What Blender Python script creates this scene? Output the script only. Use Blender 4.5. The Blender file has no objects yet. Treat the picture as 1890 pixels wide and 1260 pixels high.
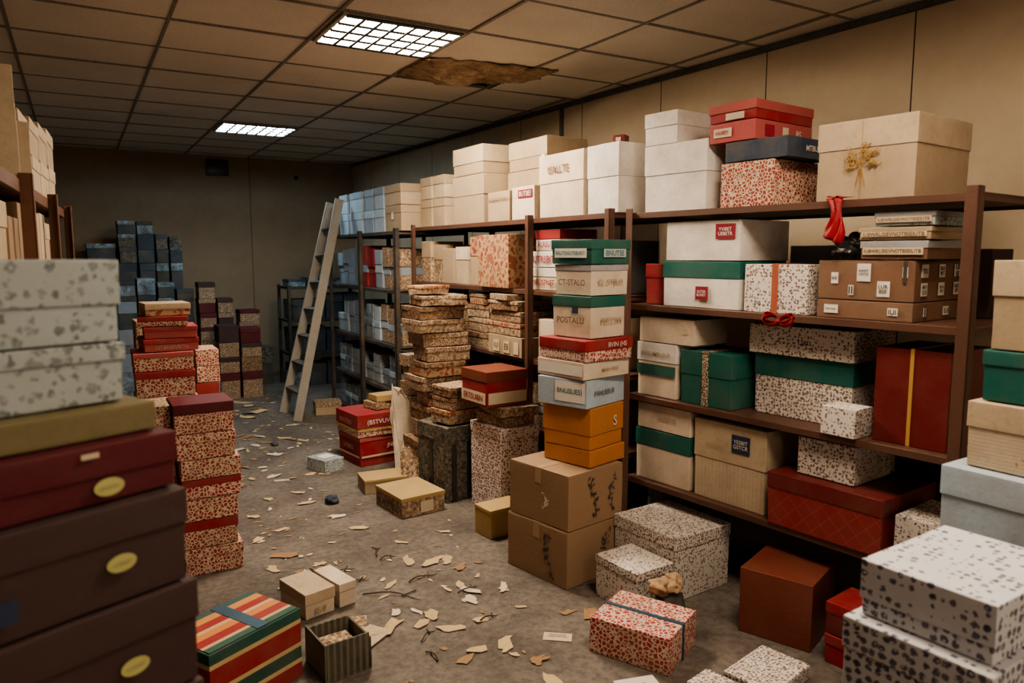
import bpy, bmesh, math, random
from mathutils import Vector as V, Matrix, noise
random.seed(7)
COL = bpy.context.scene.collection
rad = math.radians

# ------------------------------------------------------------------ materials
MATS = {}
def mk(name, col, rough=.75, pat=None, col2=(0,0,0), col3=(0,0,0), scale=40, grime=.45, bump=.12, spec=.3, dirt=(.22,.165,.11), rnd=.8, wp=.02, th=.40):
    if name in MATS: return MATS[name]
    m = bpy.data.materials.new(name); m.use_nodes = True
    nt = m.node_tree; N = nt.nodes; L = nt.links
    b = N['Principled BSDF']; b.inputs['Roughness'].default_value = rough
    b.inputs['Specular IOR Level'].default_value = spec
    tc = N.new('ShaderNodeTexCoord'); oi = N.new('ShaderNodeObjectInfo')
    mul = N.new('ShaderNodeVectorMath'); mul.operation = 'MULTIPLY_ADD'
    cmb = N.new('ShaderNodeCombineXYZ')
    for i in range(3): L.new(oi.outputs['Random'], cmb.inputs[i])
    L.new(cmb.outputs[0], mul.inputs[0]); mul.inputs[1].default_value = (7, 5, 3)
    L.new(tc.outputs['Object'], mul.inputs[2]); P = mul.outputs[0]
    def rgb(c):
        n = N.new('ShaderNodeRGB'); n.outputs[0].default_value = (*c, 1); return n.outputs[0]
    def mix(f, a, c, mode='MIX'):
        n = N.new('ShaderNodeMix'); n.data_type = 'RGBA'; n.blend_type = mode
        if isinstance(f, (int, float)): n.inputs[0].default_value = f
        else: L.new(f, n.inputs[0])
        L.new(a, n.inputs[6]); L.new(c, n.inputs[7]); return n.outputs[2]
    def ramp(src, stops, interp='LINEAR'):
        n = N.new('ShaderNodeValToRGB'); n.color_ramp.interpolation = interp
        e = n.color_ramp.elements
        while len(e) < len(stops): e.new(.5)
        for k, (p, c) in enumerate(stops):
            e[k].position = p; e[k].color = (c, c, c, 1) if isinstance(c, (int, float)) else (*c, 1)
        L.new(src, n.inputs[0]); return n.outputs[0]
    def noi(sc, det=4, vec=P, r=.55):
        n = N.new('ShaderNodeTexNoise'); n.inputs['Scale'].default_value = sc
        n.inputs['Detail'].default_value = det; n.inputs['Roughness'].default_value = r
        L.new(vec, n.inputs['Vector']); return n
    def warp(amt, sc):
        n = noi(sc, 2); s = N.new('ShaderNodeVectorMath'); s.operation = 'MULTIPLY_ADD'
        L.new(n.outputs['Color'], s.inputs[0]); s.inputs[1].default_value = (amt,)*3; L.new(P, s.inputs[2]); return s.outputs[0]
    def vor(sc, feat, vec=P, rnd=1):
        n = N.new('ShaderNodeTexVoronoi'); n.feature = feat; n.inputs['Scale'].default_value = sc
        n.inputs['Randomness'].default_value = rnd; L.new(vec, n.inputs['Vector']); return n
    base = rgb(col)
    if pat == 'giraffe':
        v = vor(scale, 'DISTANCE_TO_EDGE', warp(.012, 60)); f = ramp(v.outputs['Distance'], [(.09, 0), (.14, 1)])
        base = mix(f, rgb(col2), base)
        v2 = vor(scale*.55, 'F1', P, 1); f2 = ramp(v2.outputs['Distance'], [(.16, 1), (.2, 0)]); base = mix(f2, base, rgb(col2))
    elif pat == 'floral':
        w = warp(wp, 70); v = vor(scale, 'F1', w, rnd)
        f = ramp(v.outputs['Distance'], [(th, 1), (th+.06, 0)])
        v2 = vor(scale*2.2, 'F1', w, 1); f2 = ramp(v2.outputs['Distance'], [(.24, 0), (.32, 1)])
        f3 = N.new('ShaderNodeMath'); f3.operation = 'MULTIPLY'; L.new(f, f3.inputs[0]); L.new(f2, f3.inputs[1])
        tint = ramp(noi(scale*.6, 2).outputs['Fac'], [(.35, col2), (.65, col3)])
        base = mix(f3.outputs[0], base, tint)
    elif pat == 'damask':
        v = vor(scale, 'SMOOTH_F1', warp(.05, 25)); f = ramp(v.outputs['Distance'], [(.25, 1), (.32, 0), (.5, 0), (.56, .8)])
        base = mix(f, base, rgb(col2))
    elif pat == 'dirt':
        base = ramp(noi(scale, 8, r=.75).outputs['Fac'], [(.38, col3), (.46, col2), (.54, col), (.64, tuple(min(1, c*1.7) for c in col))])
    elif pat == 'woven':
        wv = N.new('ShaderNodeTexWave'); wv.bands_direction = 'Z'; wv.inputs['Scale'].default_value = scale; wv.inputs['Distortion'].default_value = 1.2
        L.new(P, wv.inputs['Vector'])
        wx = N.new('ShaderNodeTexWave'); wx.bands_direction = 'X'; wx.inputs['Scale'].default_value = scale*.5; wx.inputs['Distortion'].default_value = 1
        L.new(P, wx.inputs['Vector'])
        base = mix(ramp(wv.outputs['Fac'], [(.0, .4), (.2, 0)]), base, rgb(col2))
        base = mix(ramp(wx.outputs['Fac'], [(.0, .3), (.15, 0)]), base, rgb(col2))
    elif pat == 'diamond':
        s = N.new('ShaderNodeSeparateXYZ'); L.new(tc.outputs['Object'], s.inputs[0])
        outs = []
        for sg in (1, -1):
            a = N.new('ShaderNodeMath'); a.operation = 'MULTIPLY_ADD'; L.new(s.outputs['X'], a.inputs[0]); a.inputs[1].default_value = sg
            a2 = N.new('ShaderNodeMath'); a2.operation = 'ADD'; L.new(s.outputs['Z'], a2.inputs[0]); L.new(s.outputs['Y'], a2.inputs[1]); L.new(a2.outputs[0], a.inputs[2])
            c = N.new('ShaderNodeMath'); c.operation = 'MULTIPLY'; L.new(a.outputs[0], c.inputs[0]); c.inputs[1].default_value = scale
            fr = N.new('ShaderNodeMath'); fr.operation = 'PINGPONG'; L.new(c.outputs[0], fr.inputs[0]); fr.inputs[1].default_value = 1
            outs.append(ramp(fr.outputs[0], [(.0, 1), (.12, 0)]))
        f = mix(1.0, outs[0], outs[1], 'LIGHTEN'); base = mix(f, base, rgb(col2))
    elif pat == 'zebra':
        s = N.new('ShaderNodeSeparateXYZ'); L.new(tc.outputs['Object'], s.inputs[0])
        a = N.new('ShaderNodeMath'); a.operation = 'MULTIPLY'; L.new(s.outputs['Z'], a.inputs[0]); a.inputs[1].default_value = scale
        base = ramp(a.outputs[0], [(0, (.24,.02,.025)), (.20, (.50,.38,.2)), (.26, (.025,.07,.055)), (.42, (.50,.38,.2)), (.48, (.26,.02,.025)), (.74, (.50,.38,.2)), (.80, (.02,.08,.065))], 'CONSTANT')
    elif pat == 'topstripe':
        s = N.new('ShaderNodeSeparateXYZ'); L.new(tc.outputs['Object'], s.inputs[0])
        a = N.new('ShaderNodeMath'); a.operation = 'MULTIPLY_ADD'; L.new(s.outputs['Y'], a.inputs[0]); a.inputs[1].default_value = 3.6; a.inputs[2].default_value = .5
        base = ramp(a.outputs[0], [(0, (.03,.09,.075)), (.14, (.50,.38,.22)), (.20, (.30,.03,.03)), (.36, (.55,.22,.07)), (.5, (.50,.38,.22)), (.57, (.30,.03,.03)), (.72, (.55,.25,.08)), (.86, (.04,.09,.09))], 'CONSTANT')
    elif pat == 'slats':
        wv = N.new('ShaderNodeTexWave'); wv.bands_direction = 'X'; wv.inputs['Scale'].default_value = scale; L.new(P, wv.inputs['Vector'])
        base = mix(ramp(wv.outputs['Fac'], [(.35, 0), (.45, 1)]), base, rgb(col2))
    g = ramp(noi(5, 6, r=.65).outputs['Fac'], [(.40, 0), (.75, grime)])
    base = mix(g, base, rgb(dirt))
    g2 = ramp(noi(45, 4).outputs['Fac'], [(.55, 0), (.8, grime*.5)])
    base = mix(g2, base, rgb(tuple(c*.5 for c in dirt)))
    L.new(base, b.inputs['Base Color'])
    if bump:
        bp = N.new('ShaderNodeBump'); bp.inputs['Strength'].default_value = bump; bp.inputs['Distance'].default_value = .01
        L.new(noi(60, 5).outputs['Fac'], bp.inputs['Height']); L.new(bp.outputs[0], b.inputs['Normal'])
    MATS[name] = m; return m

mk('cream', (.60,.505,.40)); mk('white', (.66,.625,.585)); mk('tan', (.37,.285,.195)); mk('tanlight', (.45,.36,.255))
mk('kraft', (.27,.172,.103)); mk('kraftred', (.17,.092,.060)); mk('kraftyellow', (.40,.275,.12)); mk('kraftflap', (.42,.27,.15))
mk('grey', (.30,.30,.31)); mk('bluegrey', (.25,.31,.38)); mk('paleblue', (.38,.47,.56)); mk('navy', (.025,.040,.07)); mk('darkblue', (.042,.055,.070))
mk('green', (.010,.095,.080), .6, grime=.25); mk('red', (.25,.018,.026), .6, grime=.3); mk('darkred', (.13,.012,.013), .45, spec=.5, grime=.2); mk('redpink', (.36,.075,.08), grime=.3)
mk('orange', (.44,.17,.045), .6, grime=.35); mk('rust', (.17,.042,.027), .4, spec=.5, grime=.2); mk('olive', (.16,.14,.07)); mk('maroon', (.090,.012,.019), .6, grime=.1)
mk('taupe', (.055,.032,.031), .7, grime=.12, dirt=(.12,.09,.07)); mk('charcoal', (.05,.05,.046), .8)
mk('giraffe', (.26,.028,.026), pat='giraffe', col2=(.60,.48,.36), scale=62)
mk('giraffebig', (.33,.028,.033), pat='giraffe', col2=(.60,.49,.40), scale=54)
mk('giraffebrown', (.13,.055,.035), pat='giraffe', col2=(.43,.33,.23), scale=62)
mk('floral', (.64,.60,.555), pat='floral', col2=(.10,.055,.05), col3=(.22,.15,.13), scale=70, grime=.25, rnd=.6, th=.38)
mk('floralwhite', (.80,.75,.71), pat='floral', col2=(.18,.05,.045), col3=(.30,.12,.10), scale=58, grime=.15, rnd=.6)
mk('floralbig', (.54,.56,.60), pat='floral', col2=(.05,.055,.085), col3=(.14,.14,.20), scale=48, grime=.15, rnd=.4, wp=.012, th=.36)
mk('floralgrey', (.35,.40,.41), pat='floral', col2=(.12,.145,.15), col3=(.24,.27,.28), scale=50, grime=.15, rnd=.6)
mk('floraldark', (.16,.16,.16), pat='floral', col2=(.04,.03,.03), col3=(.08,.06,.05), scale=50)
mk('damask', (.40,.27,.16), pat='damask', col2=(.24,.05,.03), scale=24)
mk('dirtbrown', (.27,.165,.10), .9, pat='dirt', col2=(.13,.075,.048), col3=(.035,.02,.014), scale=44, bump=.4)
mk('dirttan', (.39,.29,.20), .9, pat='dirt', col2=(.23,.15,.10), col3=(.06,.035,.025), scale=50, bump=.35)
mk('mouldgrey', (.12,.115,.10), .9, pat='dirt', col2=(.06,.055,.05), col3=(.018,.018,.016), scale=38, bump=.5)
mk('woven', (.50,.415,.31), pat='woven', col2=(.26,.17,.10), scale=30)
mk('quilted', (.22,.014,.018), .35, pat='diamond', col2=(.32,.05,.045), scale=26, spec=.6, grime=.2)
mk('stripebands', (.3,.1,.1), pat='zebra', scale=3.5, grime=.3); mk('stripetop', (.3,.1,.1), pat='topstripe', grime=.3)
mk('slats', (.12,.115,.085), pat='slats', col2=(.05,.05,.04), scale=12)
mk('bluetint', (.20,.26,.31), pat='dirt', col2=(.13,.17,.20), col3=(.05,.07,.085), scale=14)
mk('labelwhite', (.66,.62,.57), grime=.15); mk('labelgrey', (.42,.43,.42), grime=.2); mk('labelred', (.22,.015,.032), grime=.1); mk('labelyellow', (.42,.42,.17), grime=.15)
mk('labelblue', (.02,.035,.075), grime=.1); mk('labelcream', (.54,.46,.34), grime=.3)
mk('inkdark', (.06,.05,.045), grime=0, bump=0); mk('inkbrown', (.18,.10,.06), grime=0, bump=0); mk('inkwhite', (.60,.54,.48), grime=0, bump=0)
mk('inkfaint', (.34,.25,.17), grime=0, bump=0); mk('inkgrey', (.12,.13,.14), grime=0, bump=0)
mk('inkred', (.26,.025,.035), grime=0, bump=0); mk('inkteal', (.05,.16,.19), grime=0, bump=0)
mk('ribbonred', (.26,.005,.014), .5, grime=.1, spec=.4); mk('ribbongold', (.46,.28,.08), .4, grime=.1, spec=.6)
mk('golddark', (.34,.20,.055), .4, grime=.2, spec=.6)
mk('ribbonorange', (.34,.10,.06), .5, grime=.1); mk('ribbonblue', (.025,.065,.11), .5, grime=.1); mk('ribbonleopard', (.50,.42,.33), pat='giraffe', col2=(.06,.03,.02), scale=70)
mk('rackbrown', (.105,.050,.034), .5, grime=.4, spec=.5, dirt=(.04,.022,.015)); mk('rackdark', (.035,.030,.030), .55); mk('rackwood', (.14,.062,.032), .6, dirt=(.05,.03,.02))
mk('ladderwood', (.30,.285,.26), .7, grime=.4); mk('ladderstep', (.07,.075,.08), .6)
mk('tape', (.34,.235,.14), .35, grime=.1, spec=.5); mk('leafpaper', (.50,.375,.21), .8, grime=.4); mk('leafwhite', (.58,.51,.40), .8, grime=.3); mk('leafbrown', (.30,.18,.095), .8)
mk('twig', (.045,.033,.026), .8); mk('blackplastic', (.02,.02,.022), .35, spec=.5, grime=.1); mk('sackcloth', (.40,.265,.16), .8)
mk('insulation', (.34,.25,.17), 1, pat='dirt', col2=(.26,.175,.11), col3=(.12,.075,.045), scale=6, bump=.8)

def custom_mat(name):
    m = bpy.data.materials.new(name); m.use_nodes = True; return m, m.node_tree.nodes, m.node_tree.links
def room_mat(name, c1, c2, c3, rough=.85, sc=1.2, bump=.2, seams=None, fine=60, bd=.01, fc=.62, vec=None):
    m, N, L = custom_mat(name); b = N['Principled BSDF']; b.inputs['Roughness'].default_value = rough; b.inputs['Specular IOR Level'].default_value = .25
    tc = N.new('ShaderNodeTexCoord'); P = tc.outputs['Object']
    n1 = N.new('ShaderNodeTexNoise'); n1.inputs['Scale'].default_value = sc; n1.inputs['Detail'].default_value = 9; n1.inputs['Roughness'].default_value = .62; L.new(P, n1.inputs['Vector'])
    r = N.new('ShaderNodeValToRGB'); e = r.color_ramp.elements; e.new(.5)
    e[0].position = .32; e[0].color = (*c1, 1); e[1].position = .5; e[1].color = (*c2, 1); e[2].position = .68; e[2].color = (*c3, 1)
    L.new(n1.outputs['Fac'], r.inputs[0])
    n2 = N.new('ShaderNodeTexNoise'); n2.inputs['Scale'].default_value = fine; n2.inputs['Detail'].default_value = 6; n2.inputs['Roughness'].default_value = .7; L.new(P, n2.inputs['Vector'])
    r2 = N.new('ShaderNodeValToRGB'); r2.color_ramp.elements[0].position = .35; r2.color_ramp.elements[0].color = (fc, fc*.98, fc*.96, 1); r2.color_ramp.elements[1].position = .6; r2.color_ramp.elements[1].color = (1.05, 1.05, 1.05, 1)
    L.new(n2.outputs['Fac'], r2.inputs[0])
    mx = N.new('ShaderNodeMix'); mx.data_type = 'RGBA'; mx.blend_type = 'MULTIPLY'; mx.inputs[0].default_value = 1
    L.new(r.outputs[0], mx.inputs[6]); L.new(r2.outputs[0], mx.inputs[7]); out = mx.outputs[2]
    if seams:
        axis, period, off = seams
        s = N.new('ShaderNodeSeparateXYZ'); L.new(P, s.inputs[0])
        a = N.new('ShaderNodeMath'); a.operation = 'ADD'; L.new(s.outputs[axis], a.inputs[0]); a.inputs[1].default_value = off
        mo = N.new('ShaderNodeMath'); mo.operation = 'PINGPONG'; L.new(a.outputs[0], mo.inputs[0]); mo.inputs[1].default_value = period/2
        lt = N.new('ShaderNodeMath'); lt.operation = 'LESS_THAN'; L.new(mo.outputs[0], lt.inputs[0]); lt.inputs[1].default_value = .004
        m2 = N.new('ShaderNodeMix'); m2.data_type = 'RGBA'; L.new(lt.outputs[0], m2.inputs[0]); L.new(out, m2.inputs[6]); m2.inputs[7].default_value = (.06, .045, .03, 1); out = m2.outputs[2]
    L.new(out, b.inputs['Base Color'])
    bp = N.new('ShaderNodeBump'); bp.inputs['Strength'].default_value = bump; bp.inputs['Distance'].default_value = bd
    L.new(n2.outputs['Fac'], bp.inputs['Height']); L.new(bp.outputs[0], b.inputs['Normal'])
    return m
M_floor = room_mat('concrete_floor', (.095,.080,.069), (.150,.128,.112), (.205,.177,.155), .7, 2.2, .7, fine=26, fc=.6)
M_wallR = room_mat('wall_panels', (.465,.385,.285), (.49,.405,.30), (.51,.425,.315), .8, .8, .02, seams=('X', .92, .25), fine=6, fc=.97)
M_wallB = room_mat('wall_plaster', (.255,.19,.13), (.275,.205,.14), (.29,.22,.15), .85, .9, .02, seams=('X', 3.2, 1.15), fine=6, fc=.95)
M_ceil = room_mat('ceiling_tile', (.60,.565,.52), (.68,.64,.59), (.72,.68,.63), .9, .9, .25, fine=110, fc=.85)
M_bar = room_mat('ceiling_tbar', (.22,.20,.175), (.25,.225,.20), (.28,.25,.225), .6, 4, .05)
M_trim = room_mat('metal_trim', (.08,.085,.085), (.10,.105,.105), (.12,.125,.125), .5, 4, .05)
M_dark = room_mat('plenum_dark', (.01,.008,.007), (.015,.012,.01), (.02,.016,.012), .9, 4, .05)
def emis(name, col, s):
    m, N, L = custom_mat(name); b = N['Principled BSDF']; b.inputs['Base Color'].default_value = (*col, 1)
    b.inputs['Emission Color'].default_value = (*col, 1); b.inputs['Emission Strength'].default_value = s; return m

# ------------------------------------------------------------------ object helpers
def link(o): COL.objects.link(o); return o
def meshobj(name, me, mat=None, parent=None, loc=(0,0,0), rot=(0,0,0)):
    o = bpy.data.objects.new(name, me)
    if mat is not None and len(me.materials) == 0: me.materials.append(MATS[mat] if isinstance(mat, str) else mat)
    o.location = loc; o.rotation_euler = rot
    if parent: o.parent = parent
    return link(o)
def thing(o, label, category, group=None, kind=None):
    o['label'] = label; o['category'] = category
    if group: o['group'] = group
    if kind: o['kind'] = kind
    return o
def empty(name, loc, rotz=0):
    e = bpy.data.objects.new(name, None); e.location = loc; e.rotation_euler = (0, 0, rotz); e.empty_display_size = .05; return link(e)
def boxmesh(w, d, h, bev=.003, cuts=4, amp=.0012, taper=0, z0=0, hollow=0, sag=0):
    bm = bmesh.new(); bmesh.ops.create_cube(bm, size=1)
    for v in bm.verts:
        k = 1 - (taper if v.co.z < 0 else 0)
        v.co = V((v.co.x*w*k, v.co.y*d*k, (v.co.z+.5)*h + z0))
    if bev: bmesh.ops.bevel(bm, geom=[e for e in bm.edges if e.calc_length() > min(w, d, h)*.5 and (e.calc_face_angle(0) > 1)], offset=min(bev, h*.2, w*.2, d*.2), segments=2, affect='EDGES', profile=.5)
    if cuts:
        big = [e for e in bm.edges if e.calc_length() > .4*min(w, d, h) and e.calc_length() > .03]
        bmesh.ops.subdivide_edges(bm, edges=big, cuts=cuts, use_grid_fill=True)
        s = V((random.random()*50, random.random()*50, random.random()*50))
        for v in bm.verts:
            n = noise.noise_vector(v.co*9 + s)
            v.co += n*amp
            if sag and v.co.z > z0 + h*.95:
                v.co.z -= sag*(1-abs(2*v.co.x/w)**2)*(1-abs(2*v.co.y/d)**2)
    for f in bm.faces: f.smooth = True
    me = bpy.data.meshes.new('m'); bm.to_mesh(me); bm.free(); return me
def wn(o):
    m = o.modifiers.new('wn', 'WEIGHTED_NORMAL'); m.keep_sharp = True; m.weight = 90; return o
_tc = {}
def text_mesh(s):
    if s in _tc: return _tc[s]
    c = bpy.data.curves.new('t', 'FONT'); c.body = s; c.size = 1; c.align_x = 'CENTER'; c.align_y = 'CENTER'; c.offset = .012; c.extrude = .002; c.space_line = .9; c.resolution_u = 3
    o = link(bpy.data.objects.new('t', c)); bpy.context.view_layer.update()
    me = bpy.data.meshes.new_from_object(o.evaluated_get(bpy.context.evaluated_depsgraph_get()))
    bpy.data.objects.remove(o)
    xs = [v.co.x for v in me.vertices]; ys = [v.co.y for v in me.vertices]
    cx, cy = (min(xs)+max(xs))/2, (min(ys)+max(ys))/2
    for v in me.vertices: v.co.x -= cx; v.co.y -= cy
    _tc[s] = (me, max(xs)-min(xs), max(ys)-min(ys)); return _tc[s]
FACE = {'F': (rad(90), 0, 0), 'R': (rad(90), 0, rad(90)), 'L': (rad(90), 0, rad(-90)), 'T': (0, 0, 0)}
def facepos(face, w, d, h, a, b, off):
    if face == 'F': return (a, -d/2-off, b)
    if face == 'R': return (w/2+off, a, b)
    if face == 'L': return (-w/2-off, -a, b)
    return (a, b, h+off)
def text_on(parent, w, d, h, face, a, b, s, width, mat, off=.006):
    me, tw, th = text_mesh(s); me = me.copy(); me.materials.clear()
    o = meshobj('lettering', me, mat, parent, facepos(face, w, d, h, a, b, off), FACE[face]); k = width/tw; o.scale = (k, k, k); return o
def patch_on(parent, w, d, h, face, a, b, pw, ph, mat, off=.0045, oval=False, name='label'):
    bm = bmesh.new()
    if oval:
        bmesh.ops.create_circle(bm, cap_ends=True, segments=32, radius=.5)
        for v in bm.verts: v.co.x *= pw; v.co.y *= ph
        r = bmesh.ops.extrude_face_region(bm, geom=bm.faces[:]); 
        for v in r['geom']:
            if isinstance(v, bmesh.types.BMVert): v.co.z += .001
    else:
        bmesh.ops.create_cube(bm, size=1)
        for v in bm.verts: v.co = V((v.co.x*pw, v.co.y*ph, v.co.z*.001))
        bmesh.ops.subdivide_edges(bm, edges=bm.edges[:], cuts=1)
    me = bpy.data.meshes.new('m'); bm.to_mesh(me); bm.free()
    return meshobj(name, me, mat, parent, facepos(face, w, d, h, a, b, off), FACE[face])
def ornament_on(parent, w, d, h, face, a, b, ow, oh, mat, n=26, off=.0035, leaf=.010):
    """printed vine motif: a wavering stem with leaf shapes"""
    bm = bmesh.new(); st = random.random()*9
    def sx(t): return .28*ow*math.sin(t*5+st)
    prev = None
    for i in range(15):
        t = i/14; p = V((sx(t), (t-.5)*oh, 0)); a_ = bm.verts.new(p+V((-.0012, 0, 0))); b_ = bm.verts.new(p+V((.0012, 0, 0)))
        if prev: bm.faces.new((prev[0], prev[1], b_, a_))
        prev = (a_, b_)
    for i in range(n):
        t = random.random(); c = V((sx(t)+random.uniform(-.3, .3)*ow, (t-.5)*oh, 0)); an = random.uniform(0, 6.28); l = leaf*random.uniform(.5, 1.3)
        vs = [bm.verts.new(c + Matrix.Rotation(an, 3, 'Z') @ V(q)) for q in ((-l, 0, .0002), (0, -l*.38, .0002), (l, 0, .0002), (0, l*.38, .0002))]; bm.faces.new(vs)
    me = bpy.data.meshes.new('o'); bm.to_mesh(me); bm.free(); return meshobj('printed_ornament', me, mat, parent, facepos(face, w, d, h, a, b, off), FACE[face])
def bow_mesh(r=.05, tails=True):
    bm = bmesh.new()
    def ribbon(pts, wd):
        prev = None
        for p, n in pts:
            a = bm.verts.new(p + n*wd/2); b = bm.verts.new(p - n*wd/2)
            if prev: bm.faces.new((prev[0], a, b, prev[1]))
            prev = (a, b)
    for sg in (1, -1):
        for tilt in (0, .6):
            pts = []
            for i in range(13):
                t = i/12*2*math.pi
                x = sg*r*(1-math.cos(t))*.75; y = r*.5*math.sin(t)*(1 if tilt == 0 else .8)
                pts.append((V((x, y + tilt*r*(1-math.cos(t))*.4, .004 + r*.12*(1-math.cos(t)))), V((0, .15, 1)).normalized()))
            ribbon(pts, r*.55)
        if tails:
            ribbon([(V((sg*r*(.1+.75*i/6), -r*1.6*i/6, .006+r*.1*math.sin(i))), V((1, .3*sg, .2)).normalized()) for i in range(7)], r*.4)
    bmesh.ops.create_uvsphere(bm, u_segments=10, v_segments=6, radius=r*.22, matrix=Matrix.Translation((0, 0, r*.15)))
    for f in bm.faces: f.smooth = True
    me = bpy.data.meshes.new('bow'); bm.to_mesh(me); bm.free(); return me

DESC = dict(cream='cream', white='white', tan='tan', tanlight='light tan', kraft='brown', kraftred='reddish brown', kraftyellow='yellow-brown', grey='grey', bluegrey='blue-grey',
    paleblue='pale blue', navy='navy', darkblue='dark blue', green='dark green', red='red', darkred='glossy dark red', redpink='faded red', orange='orange', rust='rust red', olive='olive',
    maroon='maroon', taupe='dark brown', charcoal='charcoal', giraffe='red and cream giraffe-patterned', giraffebig='red and cream giraffe-patterned', giraffebrown='brown giraffe-patterned',
    floral='white and brown floral', floralwhite='white and dark red floral', floralbig='grey-white and dark floral', floralgrey='faded blue-grey floral', floraldark='dark grey floral', damask='tan and red damask', dirtbrown='mouldy brown', dirttan='dirty tan',
    mouldgrey='mouldy charcoal', woven='woven cream', quilted='quilted red', stripebands='red, green and cream striped', slats='slatted green-grey', bluetint='dusty blue-grey')
def box(body, cx, cy, z, w, d, h, yaw, where, lid=None, lf=.35, ribbon=None, rw=.02, rdir='x', txt=(), pat=(), carton=False, group=None, amp=.0012, cuts=4, sag=0, label=None, tilt=(0, 0)):
    """yaw in degrees; txt: (face,a,b,string,width,mat); pat: (face,a,b,w,h,mat[,oval])"""
    h -= .002
    nm = 'cardboard_box' if carton else 'gift_box'
    e = empty(nm, (cx, cy, z), rad(yaw)); e.rotation_euler = (rad(tilt[0]), rad(tilt[1]), rad(yaw))
    bt = .012 if lid else 0
    w0, d0 = (w-.006, d-.006) if lid else (w, d)
    wn(meshobj('body', boxmesh(w0, d0, h-(.004 if (lid or carton) else 0), .003, cuts, amp, bt, 0, 0, sag), body, e))
    if lid:
        lh = lf*h
        wn(meshobj('lid', boxmesh(w, d, lh, .003, max(2, cuts-1), amp, 0, h-lh, .002, sag), lid, e))
    if carton:
        for s in (-1, 1):
            wn(meshobj('flap', boxmesh(w-.002, d/2-.003, .004, .001, 2, .0006, 0, 0, 0), body, e, (0, s*(d/4+.0005), h-.004)))
        patch_on(e, w, d, h, 'T', 0, 0, w*1.0, .045, 'tape', .0012, name='tape')
        patch_on(e, w, d, h, 'L', 0, h*.86, .045, h*.28, 'tape', .002, name='tape')
    if ribbon:
        if rdir == 'x': wn(meshobj('ribbon', boxmesh(rw, d+.006, h+.004, .0008, 3, .0004), ribbon, e))
        else: wn(meshobj('ribbon', boxmesh(w+.006, rw, h+.004, .0008, 3, .0004), ribbon, e))
    pm = {}
    for t in pat: pm[(t[0], t[1], t[2])] = patch_on(e, w, d, h, t[0], t[1], t[2]*h, t[3], t[4], t[5], .004, len(t) > 6)
    for t in txt:
        o = text_on(e, w, d, h, t[0], t[1], t[2]*h, t[3], t[4], t[5], .0062)
        p = pm.get((t[0], t[1], t[2]))
        if p: o.parent = p; o.location = (0, 0, .0022); o.rotation_euler = (0, 0, 0)
    lb = label or ((DESC.get(body, body) + (' cardboard box ' if carton else ' box ') + (('with %s lid ' % DESC.get(lid, lid).split(' and ')[0]) if lid and lid != body else '') + where))
    thing(e, ' '.join(lb.split()[:12]), 'box', group); return e
LINES = {'A': ((2.51, 3.04), (2.687, 1.44)), 'B': ((2.44, 5.74), (2.49, 3.17)), 'C': ((2.32, 7.70), (2.32, 5.82))}
def frame(unit):
    a, b = LINES[unit]; a = V(a); b = V(b); L = (b-a).length; d = (b-a).normalized(); n = V((-d.y, d.x)); return a, d, n, L
def sb(body, unit, u0, u1, dep, z, h, s=.03, jit=0, **k):
    a, d, n, L = frame(unit); c = a + d*((u0+u1)/2) + n*(s+dep/2)
    k.setdefault('where', 'on the metal shelving rack')
    wh = k.pop('where')
    return box(body, c.x, c.y, z+.001, u1-u0-.012, dep, h, math.degrees(math.atan2(d.y, d.x))+jit, wh, **k)
def fb(body, x, y, w, d, h, yaw, z=0, where='on the concrete floor', **k):
    """near corner (x,y) is the local (-w/2,-d/2) corner"""
    c = V((x, y)) + Matrix.Rotation(rad(yaw), 2) @ V((w/2, d/2)); return box(body, c.x, c.y, z+.001, w, d, h, yaw, where, **k)

# ------------------------------------------------------------------ room shell
HC = 2.87
def slab(name, x0, x1, y0, y1, z0, z1, mat, parent=None, kind=None):
    bm = bmesh.new(); bmesh.ops.create_cube(bm, size=1)
    for v in bm.verts: v.co = V(((v.co.x+.5)*(x1-x0)+x0, (v.co.y+.5)*(y1-y0)+y0, (v.co.z+.5)*(z1-z0)+z0))
    me = bpy.data.meshes.new(name); bm.to_mesh(me); bm.free(); o = meshobj(name, me, mat, parent)
    if kind: o['kind'] = kind
    return o
slab('floor', -1.0, 4.3, -2.5, 10.5, -.1, 0, M_floor, kind='structure')
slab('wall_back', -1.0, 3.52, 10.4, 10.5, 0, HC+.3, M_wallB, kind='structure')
slab('wall_left', -1.0, -.9, -2.5, 10.4, 0, HC+.3, M_wallB, kind='structure')
slab('wall_front', -1.0, 4.1, -2.6, -2.5, 0, HC+.3, M_wallR, kind='structure')
wr = slab('wall_right', 0, 13.0, 0, .1, 0, HC+.3, M_wallR, kind='structure')
wdir = V((3.97-3.46, -2.5-10.4)).normalized(); wr.location = (3.46, 10.4, 0); wr.rotation_euler = (0, 0, math.atan2(wdir.y, wdir.x))
t = slab('trim_1', 0, 13.0, -.03, -.001, HC-.035, HC-.001, M_trim, kind='structure'); t.location = wr.location; t.rotation_euler = wr.rotation_euler
t = slab('trim_2', 4.98, 5.02, -.02, -.001, 2.0, HC-.036, M_trim, kind='structure'); t.location = wr.location; t.rotation_euler = wr.rotation_euler
GX = [2.03+.76*k for k in range(-4, 4)]; GX = [-1.0]+[g for g in GX if g > -.9 and g < 4]+[4.1]
GY = [3.94+.62*k for k in range(-11, 12)]; GY = [-2.5]+[g for g in GY if -2.4 < g < 10.3]+[10.4]
FIX = [(1.27, 3.94), (1.27, 7.66), (1.27, .84), (1.27, -1.64)]
bm = bmesh.new()
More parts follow.
